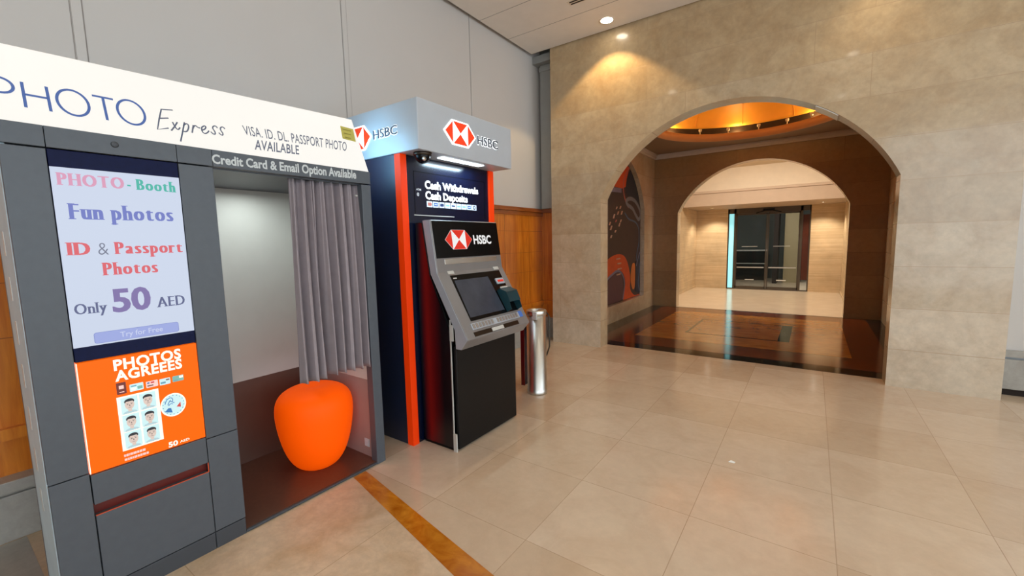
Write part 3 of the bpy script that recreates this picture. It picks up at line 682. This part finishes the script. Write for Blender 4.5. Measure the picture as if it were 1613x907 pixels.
# Express, handwritten
u = lambda x, y: (.682+(x-150)/(1495-150)*.272, .0)  # along
def ex(x, y):
    # read off a 1613-wide enlargement of the word: rises left to right on the face
    Y = .680+(x-150)/1345*.276
    s = .170-(y-165+ -.235*(x-320))/330*.099
    return (Y, s)
E_ = [[(530, 195), (320, 170), (235, 330), (160, 490), (365, 485)], [(250, 315), (410, 322)],
      bez((465, 390), (490, 500), (520, 560), (580, 490)), [(555, 400), (480, 470), (400, 530)],
      [(690, 410), (610, 560), (520, 720)], bez((650, 470), (740, 390), (800, 470), (700, 560))+bez((700, 560), (650, 580), (620, 550)),
      [(850, 470), (820, 530), (785, 600)], bez((815, 540), (880, 440), (920, 480), (890, 520), (975, 530)),
      bez((1000, 570), (1130, 560), (1120, 460), (1010, 520))+bez((1010, 520), (960, 610), (1040, 680), (1140, 590)),
      bez((1330, 560), (1330, 490), (1200, 510), (1240, 580))+bez((1240, 580), (1290, 660), (1230, 700), (1170, 610)),
      bez((1490, 590), (1480, 520), (1360, 540), (1400, 620))+bez((1400, 620), (1450, 690), (1390, 730), (1335, 640))]
V, Fc = strokes([[ex(*p) for p in L] for L in E_], .0058)
bm = B(); vv = [bm.verts.new(Vector(sface(a, b))+Vector((.0012, 0, .0005))) for a, b in V]
for f in Fc: bm.faces.new([vv[i] for i in f])
obj('lettering', bm, m_signgrey, sign)
lettering(glyphs('VISA. ID. DL. PASSPORT PHOTO', bold=.004, spacing=1.05), SQ((1.041, .113), (1.620, .126), (1.640, .190), (1.041, .166)), m_signgrey, sign, .0012)
lettering(glyphs('AVAILABLE', bold=.012, spacing=1.05), SQ((1.070, .036), (1.302, .048), (1.315, .104), (1.084, .094)), m_signgrey, sign, .0012)
bm = on_quad(rectgeo(), SQ((1.620, .212), (1.712, .207), (1.722, .300), (1.632, .303)), .0012, 1); stk = obj('sticker', bm, m_yellow, sign)
for k in range(3):
    y0 = .29-.028*k
    lettering(rectgeo(), SQ((1.640, y0-.012), (1.700-.01*k, y0-.013), (1.702-.01*k, y0-.005), (1.641, y0-.004)), m_yelldk, sign, .002, 'sticker_print', 1)

# curtain
def curtain():
    bm = B(); N, H = 260, 40; g = []
    for j in range(H+1):
        t = j/H; row = []
        for i in range(N+1):
            s = i/N
            y_top = 1.248+.430*s; y_bot = 1.212+.452*s
            y = y_top*(1-t)+y_bot*t
            ph = 2*PI*7.5*s + .6*math.sin(3*t+4*s)
            amp = (.024+.020*t)*(1 if s > .40 else .85)
            sn = abs(math.sin(ph*.5+.3)); x = -2.408+amp*2.6*sn**.75+.007*math.sin(2.3*ph+1+2*t)
            dv = math.exp(-((s-(.31+.06*t))/(.012+.010*t))**2); x -= .20*dv*(.4+.6*t)
            if s < .33: x += .018*t
            y += .006*math.cos(ph)
            zb = .690-.022*s+.006*math.sin(ph)
            if s < .34: zb -= .012
            row.append(bm.verts.new((x, y, 1.824*(1-t)+zb*t)))
        g.append(row)
    for a, b in zip(g, g[1:]):
        for i in range(N): bm.faces.new((a[i], a[i+1], b[i+1], b[i])).smooth = True
    o = obj('curtain', bm, m_curtain, None, (-2.375, 1.46, .69))
    sm = o.modifiers.new('solid', 'SOLIDIFY'); sm.thickness = .003; sm.offset = 0
    return tag(o, 'mauve-grey pleated curtain hanging in the doorway of the photo booth', 'curtain')
curtain()
# stool
bm = B()
pr_ = [(.001, .002), (.075, .002), (.105, .010), (.140, .035), (.172, .085), (.198, .155), (.217, .235), (.230, .32), (.2345, .385), (.231, .432), (.218, .472), (.192, .503), (.155, .523), (.118, .534), (.085, .538), (.05, .534), (.02, .528), (.001, .526)]
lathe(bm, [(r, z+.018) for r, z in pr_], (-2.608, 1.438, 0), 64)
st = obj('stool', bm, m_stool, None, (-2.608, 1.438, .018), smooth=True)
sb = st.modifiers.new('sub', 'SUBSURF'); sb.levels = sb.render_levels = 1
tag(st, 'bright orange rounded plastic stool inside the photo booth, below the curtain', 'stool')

# ------------------------------------------------------------------ bank kiosk surround
KX = -2.29; K0, K1 = 1.975, 3.003
kio = thing('bank_kiosk', (-2.8, 2.49, 0), 'navy bank kiosk surround with two orange edges and card logos, behind the cash machine', 'kiosk')
bm = B(); box(bm, -3.24, KX-.03, K0+.004, K1-.004, 0, 2.06); obj('kiosk_body', bm, m_navyside, kio, bevel=.003)
for y0, y1 in ((K0, K0+.055), (K1-.065, K1)):
    bx('orange_edge', m_orange, kio, KX-.06, KX, y0, y1, 0, 2.06, bevel=.002)
bp = bx('front_panel', m_navy, kio, KX-.03, KX-.012, K0+.056, K1-.066, 0, 2.06)
bm = B()
fy0, fy1, fz0, fz1 = 2.099, 2.888, 1.655, 1.962
for a in ((fy0, fy1, fz1-.004, fz1), (fy0, fy0+.004, fz0, fz1), (fy1-.004, fy1, fz0, fz1)): box(bm, KX-.012, KX-.0105, *a)
obj('panel_outline', bm, m_black, bp)
bx('panel_line', m_plate, bp, KX-.012, KX-.010, 2.09, 2.50, 1.652, 1.659)
KP = KX-.011
lettering(glyphs('Cash Withdrawals', bold=.035), yz(KP, (2.200, 1.849), (2.800, 1.854), (2.796, 1.902), (2.200, 1.903)), m_haloed, bp, .003)
lettering(glyphs('Cash Deposits', bold=.035), yz(KP, (2.202, 1.775), (2.664, 1.777), (2.660, 1.825), (2.201, 1.829)), m_haloed, bp, .003)
lettering(glyphs('ATM', bold=.01), yz(KP, (2.117, 1.829), (2.162, 1.829), (2.162, 1.842), (2.117, 1.842)), m_white, bp, .001)
lettering(glyphs('@', bold=.01), yz(KP, (2.121, 1.795), (2.143, 1.795), (2.143, 1.812), (2.121, 1.812)), m_white, bp, .001)
k_tiles = [M('card_logo_red', (190, 120, 110), .4, emit=(190, 110, 100), es=.3, var=0), M('card_logo_blue', (60, 100, 170), .4, emit=(60, 100, 170), es=.3, var=0), M('card_logo_navy', (50, 66, 110), .4, var=0), M('card_logo_pale', (130, 186, 214), .4, emit=(130, 180, 210), es=.3, var=0)]
k_bg = M('card_logo_tile', (210, 222, 236), .4, emit=(200, 220, 240), es=.45, var=0)
for k in range(9):
    y0 = 2.2135+.0628*k; bm = B(); box(bm, KP, KP+.0015, y0, y0+.056, 1.7175, 1.760, 0)
    cy, cz = y0+.028, 1.7388
    if k in (0, 2): 
        for dy in (-.008, .008): poly(bm, [(KP+.002+.0002*(dy > 0), cy+dy+a, cz+b) for a, b in arc(0, 0, .0125, .0125, 0, 360, 16)[:-1]], 1)
    elif k in (1, 7): box(bm, KP+.0015, KP+.002, cy-.02, cy+.02, cz-.012, cz+.012, 1); box(bm, KP+.002, KP+.0024, cy-.014, cy+.014, cz-.003, cz+.003, 0)
    elif k == 8: poly(bm, [(KP+.002, cy+a, cz+b) for a, b in arc(0, 0, .016, .016, 0, 360, 20)[:-1]], 1); poly(bm, [(KP+.0024, cy+a, cz+b) for a, b in arc(0, 0, .008, .008, 0, 360, 16)[:-1]], 0)
    else: box(bm, KP+.0015, KP+.002, cy-.019, cy+.019, cz-.006, cz+.006, 1)
    obj('card_logo', bm, [k_bg, k_tiles[(0, 1, 2, 3, 2, 3, 3, 1, 2)[k]]], bp)
# canopy
bm = B(); box(bm, -3.24, -2.10, K0-.005, K1+.007, 2.062, 2.386); can_t = thing('sign_canopy', (-2.67, 2.49, 2.062), 'silver sign canopy with lit red and white logos on top of the navy kiosk', 'sign'); can = obj('canopy_box', bm, m_canopy, can_t, bevel=.006)
bm = B(); box(bm, -2.225, -2.165, 2.26, 2.72, 2.056, 2.0625); obj('canopy_lamp', bm, m_lampw, can, bevel=.004)
def hexlogo(P, mats, parent, lift=.004, halo=True):
    """P maps (u,v) in the hexagon's box -1..1 x -1..1 to a 3-D point; white field, red triangles left/right/top/bottom"""
    nrm = (Vector(P(1, 0))-Vector(P(-1, 0))).cross(Vector(P(0, 1))-Vector(P(0, -1))).normalized()
    at = lambda u_, v_, h: Vector(P(u_, v_))+nrm*h
    bm = B(); kx = .5
    hx = [(-1, 0), (-kx, 1), (kx, 1), (1, 0), (kx, -1), (-kx, -1)]
    if halo: prism(bm, [at(x*1.09, y*1.12, 0) for x, y in hx], nrm*lift, 0)
    b = lift if halo else 0
    prism(bm, [at(x, y, b) for x, y in hx], nrm*.0012, 0)
    for tri in (((-1, 0), (-kx, 1), (-kx, -1)), ((1, 0), (kx, 1), (kx, -1)), ((-kx, 1), (kx, 1), (0, 0)), ((-kx, -1), (kx, -1), (0, 0))):
        cx = sum(p[0] for p in tri)/3; cy = sum(p[1] for p in tri)/3
        prism(bm, [at(cx+(x-cx)*.95, cy+(y-cy)*.95, b+.0012) for x, y in tri], nrm*.001, 1)
    return obj('hexagon_logo', bm, mats, parent)
hexlogo(lambda u_, v_: (-2.0995, 2.3725+.158*u_, 2.227+.077*v_), [m_haloed, m_logored], can)
q = yz(-2.0995, (2.562, 2.189), (2.814, 2.189), (2.812, 2.252), (2.562, 2.252))
lettering(glyphs('HSBC', bold=.05), q, m_haloed, can, .002, 'lettering_halo'); lettering(glyphs('HSBC', bold=.004), q, m_logogrey, can, .003, thick=.004)
YS = K0-.0055
hexlogo(lambda u_, v_: (-2.725+.150*u_, YS, 2.212+.077*v_), [m_haloed, m_logored], can)
q = [(-2.543, YS, 2.183), (-2.295, YS, 2.185), (-2.295, YS, 2.243), (-2.543, YS, 2.240)]
lettering(glyphs('HSBC', bold=.05), q, m_haloed, can, .002, 'lettering_halo'); lettering(glyphs('HSBC', bold=.004), q, m_logogrey, can, .003, thick=.004)
# dome camera below the canopy
cm = thing('security_camera', (-2.178, 2.075, 2.062), 'small black dome camera under the near corner of the silver canopy', 'camera')
bm = B(); lathe(bm, [(.001, 2.062), (.062, 2.062), (.062, 2.046), (.056, 2.04)], (-2.178, 2.075, 0), 32); obj('camera_base', bm, m_steeld, cm)
bm = B(); lathe(bm, [(.052, 2.042)]+[(.052*math.cos(PI/2*k/8), 2.042-.052*math.sin(PI/2*k/8)) for k in range(1, 8)]+[(.001, 1.99)], (-2.178, 2.075, 0), 32); obj('camera_dome', bm, m_black, cm)
bm = B(); lathe(bm, [(.001, .0), (.014, .0), (.016, -.006), (.014, -.01)], (-2.132, 2.05, 2.016), 16, axis='X'); obj('camera_lens', bm, m_chrome, cm)

# ------------------------------------------------------------------ cash machine
A0, A1 = 2.082, 2.832
atm = thing('cash_machine', (-2.1, 2.46, 0), 'black and grey cash machine with sloping screen, standing in front of the navy kiosk', 'cash machine')
BY0, BY1 = 2.085, 2.80
bm = B(); prism(bm, [(KX+.001, BY0, .0), (-1.995, BY0, .0), (-1.995, BY0, .74), (-1.96, BY0, .80), (-2.165, BY0, 1.235), (-2.225, BY0, 1.60), (KX+.001, BY0, 1.60)], (0, BY1-BY0, 0)); body = obj('cabinet', bm, m_black, atm, bevel=.003)
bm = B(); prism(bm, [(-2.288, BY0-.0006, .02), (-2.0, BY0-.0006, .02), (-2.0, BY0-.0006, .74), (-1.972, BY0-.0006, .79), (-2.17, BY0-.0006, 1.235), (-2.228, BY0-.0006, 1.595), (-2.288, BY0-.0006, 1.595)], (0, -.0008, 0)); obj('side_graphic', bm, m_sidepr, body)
dr = bx('service_door', m_blackmat, atm, -1.985, -1.958, 2.098, 2.805, .012, .745, bevel=.006)
bm = B(); box(bm, -1.992, -1.984, BY0-.008, BY0-.001, .0, .935); box(bm, -1.992, -1.962, BY0-.010, BY0-.001, .79, .90); box(bm, -1.992, -1.962, BY0-.010, BY0-.001, .0, .13); obj('hinge_strip', bm, m_plate, atm)
# fascia: profile swept across
PR = [(-2.14, 1.615), (-2.09, 1.25), (-1.83, .81), (-1.895, .735)]
def fpt(k, s, lift=0):
    a, b = PR[k], PR[k+1]; d = Vector((b[0]-a[0], 0, b[1]-a[1])); d.normalize(); n = Vector((-d.z, 0, d.x))
    return lambda Y, ss=s: Vector((a[0], Y, a[1]))+d*ss+n*lift
def fu(Y, s, lift=0): return fpt(0, s, lift)(Y)
def fl(Y, s, lift=0): return fpt(1, s, lift)(Y)
bm = B(); prism(bm, [(PR[0][0], A0, PR[0][1]), (PR[1][0], A0, PR[1][1]), (PR[2][0], A0, PR[2][1]), (PR[3][0], A0, PR[3][1]), (-1.945, A0, .735), (-1.95, A0, .87), (-2.155, A0, 1.24), (-2.215, A0, 1.615)], (0, A1-A0, 0))
fas = obj('fascia', bm, m_atmgrey, atm, bevel=.008)
bm = B(); prism(bm, [(PR[0][0]-.004, A0-.0005, PR[0][1]-.004), (PR[1][0]-.003, A0-.0005, PR[1][1]), (PR[2][0]-.006, A0-.0005, PR[2][1]), (PR[3][0], A0-.0005, PR[3][1]+.004), (-1.94, A0-.0005, .739), (-1.947, A0-.0005, .87), (-2.152, A0-.0005, 1.24), (-2.211, A0-.0005, 1.611)], (0, -.003, 0)); obj('side_cheek', bm, m_atmlight, fas, bevel=.001)
def slab(P, pts, h0, h1, bm=None, mi=0):
    b = bm or B(); base = [P(y, s, h0) for y, s in pts]; top = P(pts[0][0], pts[0][1], h1)-base[0]
    prism(b, base, top, mi); return b
obj('logo_panel', slab(fu, [(2.092, .006), (2.825, .006), (2.825, .268), (2.092, .268)], -.004, .003), m_black, atm, bevel=.002)
lp = atm
def hx(u_, v_): return fu(2.3425+.146*u_, .139-.071*v_, .0032)
hexlogo(hx, [m_white, m_red], fas, halo=False)
lettering(glyphs('HSBC', bold=.03), [fu(2.505, .173, .003), fu(2.722, .173, .003), fu(2.722, .110, .003), fu(2.505, .110, .003)], m_white, fas, .001)
obj('lamp_slot', slab(fu, [(2.168, .278), (2.762, .278), (2.762, .314), (2.168, .314)], -.006, .002), m_chrome, atm, bevel=.002)
for y0 in (2.178, 2.704):
    obj('white_tab', slab(fl, [(y0, -.006), (y0+.062, -.006), (y0+.062, .018), (y0, .018)], -.003, .004), m_plate, atm)
scn = obj('screen', slab(fl, [(2.186, .028), (2.762, .028), (2.762, .388), (2.186, .388)], -.006, .003), m_black, atm, bevel=.002)
obj('display', slab(fl, [(2.205, .072), (2.585, .072), (2.595, .362), (2.195, .362)], .002, .0042), m_screen, scn)
obj('small_mark', slab(fl, [(2.205, .050), (2.24, .050), (2.24, .058), (2.205, .058)], .002, .0038), m_plate, scn)
cs = obj('card_slot', slab(fl, [(2.648, .10), (2.745, .10), (2.745, .150), (2.648, .150)], .002, .016), m_atmlight, atm, bevel=.005)
obj('slot_mouth', slab(fl, [(2.66, .117), (2.733, .117), (2.733, .134), (2.66, .134)], .015, .0175), m_red, cs)
obj('receipt_slot', slab(fl, [(2.668, .174), (2.757, .174), (2.757, .196), (2.668, .196)], .002, .010), m_plate, atm, bevel=.002)
# privacy hood over the keypad
bm = B()
prism(bm, [fl(2.612, .20, .003), fl(2.612, .385, .003), fl(2.612, .385, .05), fl(2.612, .25, .075), fl(2.612, .20, .03)], Vector((0, .006, 0)))
prism(bm, [fl(2.752, .20, .003), fl(2.752, .385, .003), fl(2.752, .385, .05), fl(2.752, .25, .075), fl(2.752, .20, .03)], Vector((0, .006, 0)))
slab(fl, [(2.612, .197), (2.758, .197), (2.758, .205), (2.612, .205)], .003, .035, bm)
prism(bm, [fl(2.612, .20, .030), fl(2.758, .20, .030), fl(2.758, .25, .076), fl(2.612, .25, .076)], fl(2.6, .2, .034)-fl(2.6, .2, .030))
prism(bm, [fl(2.612, .25, .072), fl(2.758, .25, .072), fl(2.758, .33, .064), fl(2.612, .33, .064)], fl(2.6, .2, .034)-fl(2.6, .2, .030))
obj('privacy_hood', bm, m_teal, atm)
kp = obj('keypad_plate', slab(fl, [(2.165, .405), (2.735, .405), (2.735, .452), (2.165, .452)], -.002, .006), m_atmlight, atm, bevel=.002)
for k in range(16):
    if k == 7: continue
    y0 = 2.175+.034*k; bm = slab(fl, [(y0, .411), (y0+.022, .411), (y0+.022, .444), (y0, .444)], .005, .010); obj('key', bm, m_key, kp)
obj('blue_mark', slab(fl, [(2.735, .400), (2.785, .402), (2.785, .45), (2.735, .45)], -.001, .003), k_tiles[1], atm)
ty = obj('cash_tray', slab(fl, [(2.16, .468), (2.69, .468), (2.69, .500), (2.16, .500)], -.004, .0015), m_steeld, atm)
obj('tray_flap', slab(fl, [(2.355, .472), (2.49, .472), (2.49, .498), (2.355, .498)], .001, .006), m_plate, ty)
# slim panel beyond the machine
npn = thing('floor_panel', (-2.35, 3.52, 0), 'narrow navy panel with red edge between cash machine and steel bin', 'panel')
bx('panel_board', m_navy, npn, -2.37, -2.335, 3.50, 3.60, .0, .62, bevel=.003); bx('red_edge', m_redprint, npn, -2.37, -2.330, 3.490, 3.4995, .0, .62)

# ------------------------------------------------------------------ steel bin
bc = (-2.118, 3.392); bn = thing('litter_bin', (bc[0], bc[1], 0), 'slim cylindrical stainless steel bin standing beside the cash machine', 'bin')
bm = B(); lathe(bm, [(.001, .0), (.096, .0), (.098, .01), (.098, .045), (.093, .05), (.093, .765), (.088, .765), (.088, .70), (.001, .70)], (bc[0], bc[1], 0), 48); obj('bin_body', bm, m_chrome, bn)
bm = B(); lathe(bm, [(.094, .762), (.097, .765), (.097, .800), (.092, .808), (.062, .810), (.055, .80), (.055, .772)], (bc[0], bc[1], 0), 48); obj('bin_lid', bm, m_chrome, bn)
bm = B(); box(bm, bc[0]+.02, bc[0]+.065, bc[1]-.10, bc[1]-.088, .73, .80); obj('hinge_plate', bm, m_plate, bn, bevel=.004)
bm = B(); tube(bm, [(bc[0]+.075, bc[1]+.055, .79), (bc[0]+.10, bc[1]+.072, .74), (bc[0]+.10, bc[1]+.072, .45), (bc[0]+.075, bc[1]+.055, .36)], .007); obj('side_handle', bm, m_steeld, bn)

# ------------------------------------------------------------------ ceiling fittings
def downlight(x, y, z, r, label, group):
    t = thing('downlight', (x, y, z), label, 'downlight', group)
    bm = B(); lathe(bm, [(r*.80, z-.001), (r, z-.008), (r*1.06, z-.004), (r*1.06, z)], (x, y, 0), 32); obj('trim_ring', bm, m_trimw, t)
    bm = B(); lathe(bm, [(.001, z-.003), (r*.82, z-.003)], (x, y, 0), 32); obj('lens', bm, m_spot, t)
    return t
G = 'recessed downlights in the hall ceiling'
downlight(-2.11, 5.06, CZ, .085, 'round recessed downlight glowing in the ceiling near the stone arch wall', G)
for x, y, w in ((.38, 5.06, 'by the stone arch wall, above the right side of the arch'), (-2.15, 2.5, 'over the bank kiosk'), (.36, 2.5, 'over the middle of the marble floor'), (-2.15, .25, 'over the photo booth'), (.33, .25, 'nearest the camera'), (2.85, 2.5, 'over the right side of the hall')):
    downlight(x, y, CZ, .085, 'round recessed ceiling downlight '+w, G)
G2 = 'downlights in the corridor soffit'
downlight(-2.24, 12.55, 2.235, .05, 'small downlight in corridor soffit left of the glass doors', G2)
downlight(.17, 12.55, 2.235, .05, 'small downlight in corridor soffit right of the glass doors', G2)
vt = thing('air_vent', (-1.95, 4.47, CZ), 'black double slot air vent in the ceiling at the top edge of the picture', 'vent')
bx('vent_frame', m_trimw, vt, -2.31, -1.4, 4.425, 4.515, CZ-.003, CZ); 
for y0 in (4.44, 4.48): bx('vent_slot', m_gap, vt, -2.29, -1.42, y0, y0+.022, CZ-.0045, CZ-.002)
G3 = 'cove lamps round the oculus'
for k, (ang, lab) in enumerate(((128, 'leftmost white bracket lamp on the dark oculus ledge'), (108, 'small white lamp second from left on the oculus ledge'), (88, 'white bracket lamp at the middle of the oculus ledge'), (70, 'bright white lamp right of the middle on the oculus ledge'), (54, 'rightmost white post lamp on the oculus ledge'))):
    a = math.radians(ang); x, y = OC[0]+1.40*math.cos(a), OC[1]+1.40*math.sin(a)
    t = thing('cove_lamp', (x, y, 3.335), lab, 'lamp', G3)
    bm = B(); lathe(bm, [(.001, 3.335), (.03, 3.335), (.03, 3.345), (.008, 3.347), (.008, 3.40)], (x, y, 0), 12); obj('lamp_stem', bm, m_trimw, t)
    bm = B(); lathe(bm, [(.001, 3.39), (.022, 3.395), (.03, 3.43), (.024, 3.44), (.001, 3.44)], (x, y, 0), 12); obj('lamp_head', bm, m_trimw, t)
# arch soffit tile, its bright reflection put into the colour as pale grey
bm = B(); A_ = []
for a in range(33, 52):
    pass
rr = 1.599
def soff(a, d, lift): return Vector((-.83+(rr-lift)*math.cos(a), d, 1.341+(rr-lift)*math.sin(a)))
aa = [math.radians(52+8*i/10) for i in range(11)]
for a, b in zip(aa, aa[1:]):
    prism(bm, [soff(a, 5.312, 0), soff(b, 5.312, 0), soff(b, 5.53, 0), soff(a, 5.53, 0)], soff(a, 5.4, .008)-soff(a, 5.4, 0))
tag(obj('bright_soffit_tile', bm, m_plate, None, tuple(soff(aa[5], 5.42, 0))), 'stone tile with painted pale reflection on the underside of the front stone arch', 'plate')
# scrap of paper
bm = B(); prism(bm, [(-.385, 2.935, .0035), (-.350, 2.940, .0015), (-.345, 2.957, .003), (-.372, 2.962, .006)], (0, 0, .001)); tag(obj('paper_scrap', bm, m_paper, None, (-.368, 2.947, .002)), 'tiny white paper scrap lying on the beige marble floor', 'paper')

# ------------------------------------------------------------------ mural in the vestibule niche
XM = -2.90
mur = thing('mural', (XM-.04, 7.46, .3), 'dark abstract mural with orange and navy shapes in the left arched niche', 'mural')
Apts, h_ = arch_pts(7.46, 1.62, 1.33, 2.05)
bm = B(); prism(bm, [(XM-.04, 7.46-h_, .305)]+[(XM-.04, a, b) for a, b in Apts]+[(XM-.04, 7.46+h_, .305)], (.04, 0, 0)); obj('mural_board', bm, mu_bg, mur)
def inside(p):
    y, z = p; y = min(max(y, 7.46-h_+.01), 7.46+h_-.01); z = max(z, .31)
    if z > 2.05:
        d = math.hypot(y-7.46, z-1.62)
        if d > 1.32: y = 7.46+(y-7.46)*1.32/d; z = 1.62+(z-1.62)*1.32/d
    return y, z
lay = [0]
def patch(name, pts, mat, grow=0):
    lay[0] += 1; bm = B(); prism(bm, [(XM, *inside(p)) for p in pts], (.0015+.0005*lay[0], 0, 0)); return obj(name, bm, mat, mur)
def smooth(pts, closed=True, n=6):
    out = []; N = len(pts)
    for i in range(N if closed else N-1):
        p = [pts[(i+k-1) % N] if closed else pts[min(max(i+k-1, 0), N-1)] for k in range(4)]
        for j in range(n):
            t = j/n
            out.append(tuple(.5*((2*p[1][c])+(-p[0][c]+p[2][c])*t+(2*p[0][c]-5*p[1][c]+4*p[2][c]-p[3][c])*t*t+(-p[0][c]+3*p[1][c]-3*p[2][c]+p[3][c])*t**3) for c in (0, 1)))
    if not closed: out.append(pts[-1])
    return out
def line(name, pts, w, mat):
    lay[0] += 1; V, Fc = strokes([[inside(p) for p in smooth(pts, False)]], w); bm = B()
    vv = [bm.verts.new((XM+.0015+.0005*lay[0], *inside(p))) for p in V]
    for f in Fc:
        try: bm.faces.new([vv[i] for i in f])
        except ValueError: pass
    return obj(name, bm, mat, mur)
patch('orange_patch', [(6.3, 2.386), (7.231, 2.386), (7.683, 2.386), (7.86, 2.43), (7.9, 2.56), (7.978, 2.70), (8.11, 2.90), (7.6, 2.95), (6.9, 2.8), (6.4, 2.45)], mu_or)
line('lavender_band', [(6.3, 2.25), (6.8, 2.28), (7.2, 2.325), (7.65, 2.345)], .08, mu_lav)
patch('navy_leaf', smooth([(8.165, 2.80), (8.439, 2.705), (8.674, 2.495), (8.8, 2.25), (8.77, 2.0), (8.531, 2.14), (8.234, 2.22), (7.988, 2.25), (7.885, 2.366), (7.95, 2.56)]), mu_navy)
line('pink_line', [(8.113, 2.86), (7.878, 2.664), (7.75, 2.514), (7.754, 2.332), (7.855, 2.179), (8.027, 2.06)], .045, mu_pink)
line('grey_loop', [(7.992, 2.094), (7.889, 2.169), (8.093, 2.23), (8.38, 2.201), (8.63, 2.068), (8.70, 1.934), (8.6, 1.853), (8.425, 1.934), (8.239, 2.047), (7.992, 2.10)], .075, mu_grey)
line('slate_line', [(7.814, 1.95), (8.03, 1.844), (8.41, 1.791), (8.598, 1.663), (8.623, 1.395), (8.509, 1.156), (8.476, .916)], .035, mu_blue)
patch('orange_sweep', smooth([(6.3, .95), (6.942, 1.097), (7.232, 1.165), (7.554, 1.189), (7.83, 1.13), (8.013, .969), (8.131, .728), (8.136, .491), (8.373, .34), (8.69, .325), (8.69, .31), (8.0, .31), (7.761, .322), (7.876, .595), (7.766, .807), (7.525, .898), (7.235, .858), (6.944, .775), (6.3, .5)]), mu_or)
patch('purple_blob', smooth([(6.3, .40), (6.962, .716), (7.204, .801), (7.493, .856), (7.697, .762), (7.756, .581), (7.67, .338), (6.965, .32), (6.3, .32)]), mu_purp)
line('lavender_outline', [(6.3, .48), (6.944, .747), (7.173, .827), (7.492, .885), (7.731, .784), (7.826, .599), (7.74, .329)], .045, mu_lav)
patch('ochre_figure', smooth([(8.239, .951), (8.395, .961), (8.417, .732), (8.384, .493), (8.275, .477), (8.17, .672)]), mu_yel)
patch('navy_wedge', [(8.45, 1.0), (8.70, 1.15), (8.70, .35), (8.45, .40)], mu_navy)
line('blue_line', [(8.69, .976), (8.66, .79), (8.60, .573), (8.69, .393)], .04, mu_blue)
line('slate_line', [(8.70, 1.197), (8.60, 1.097), (8.476, .916)], .03, mu_lav)
for i, (y, z) in enumerate(((7.411, 2.02), (7.593, 2.039), (7.476, 1.933), (7.662, 1.946), (7.286, 1.867), (7.382, 1.788), (7.611, 1.795), (7.091, 1.735), (7.545, 1.726), (7.152, 1.662), (7.352, 1.604), (7.154, 1.51))):
    L = .022+.004*(i % 5); patch('sand_dash', [(y-.03-L*.5, z-L), (y+.015-L*.5, z-L), (y+.03+L*.5, z+L), (y-.015+L*.5, z+L)], mu_pink if i == 5 else mu_dash)
for (y, z) in ((7.489, 1.107), (7.537, 1.019), (7.558, .92), (7.5, .82)):
    patch('sand_dash', [(y-.09, z-.014), (y+.09, z-.010), (y+.09, z+.014), (y-.09, z+.010)], mu_dash)
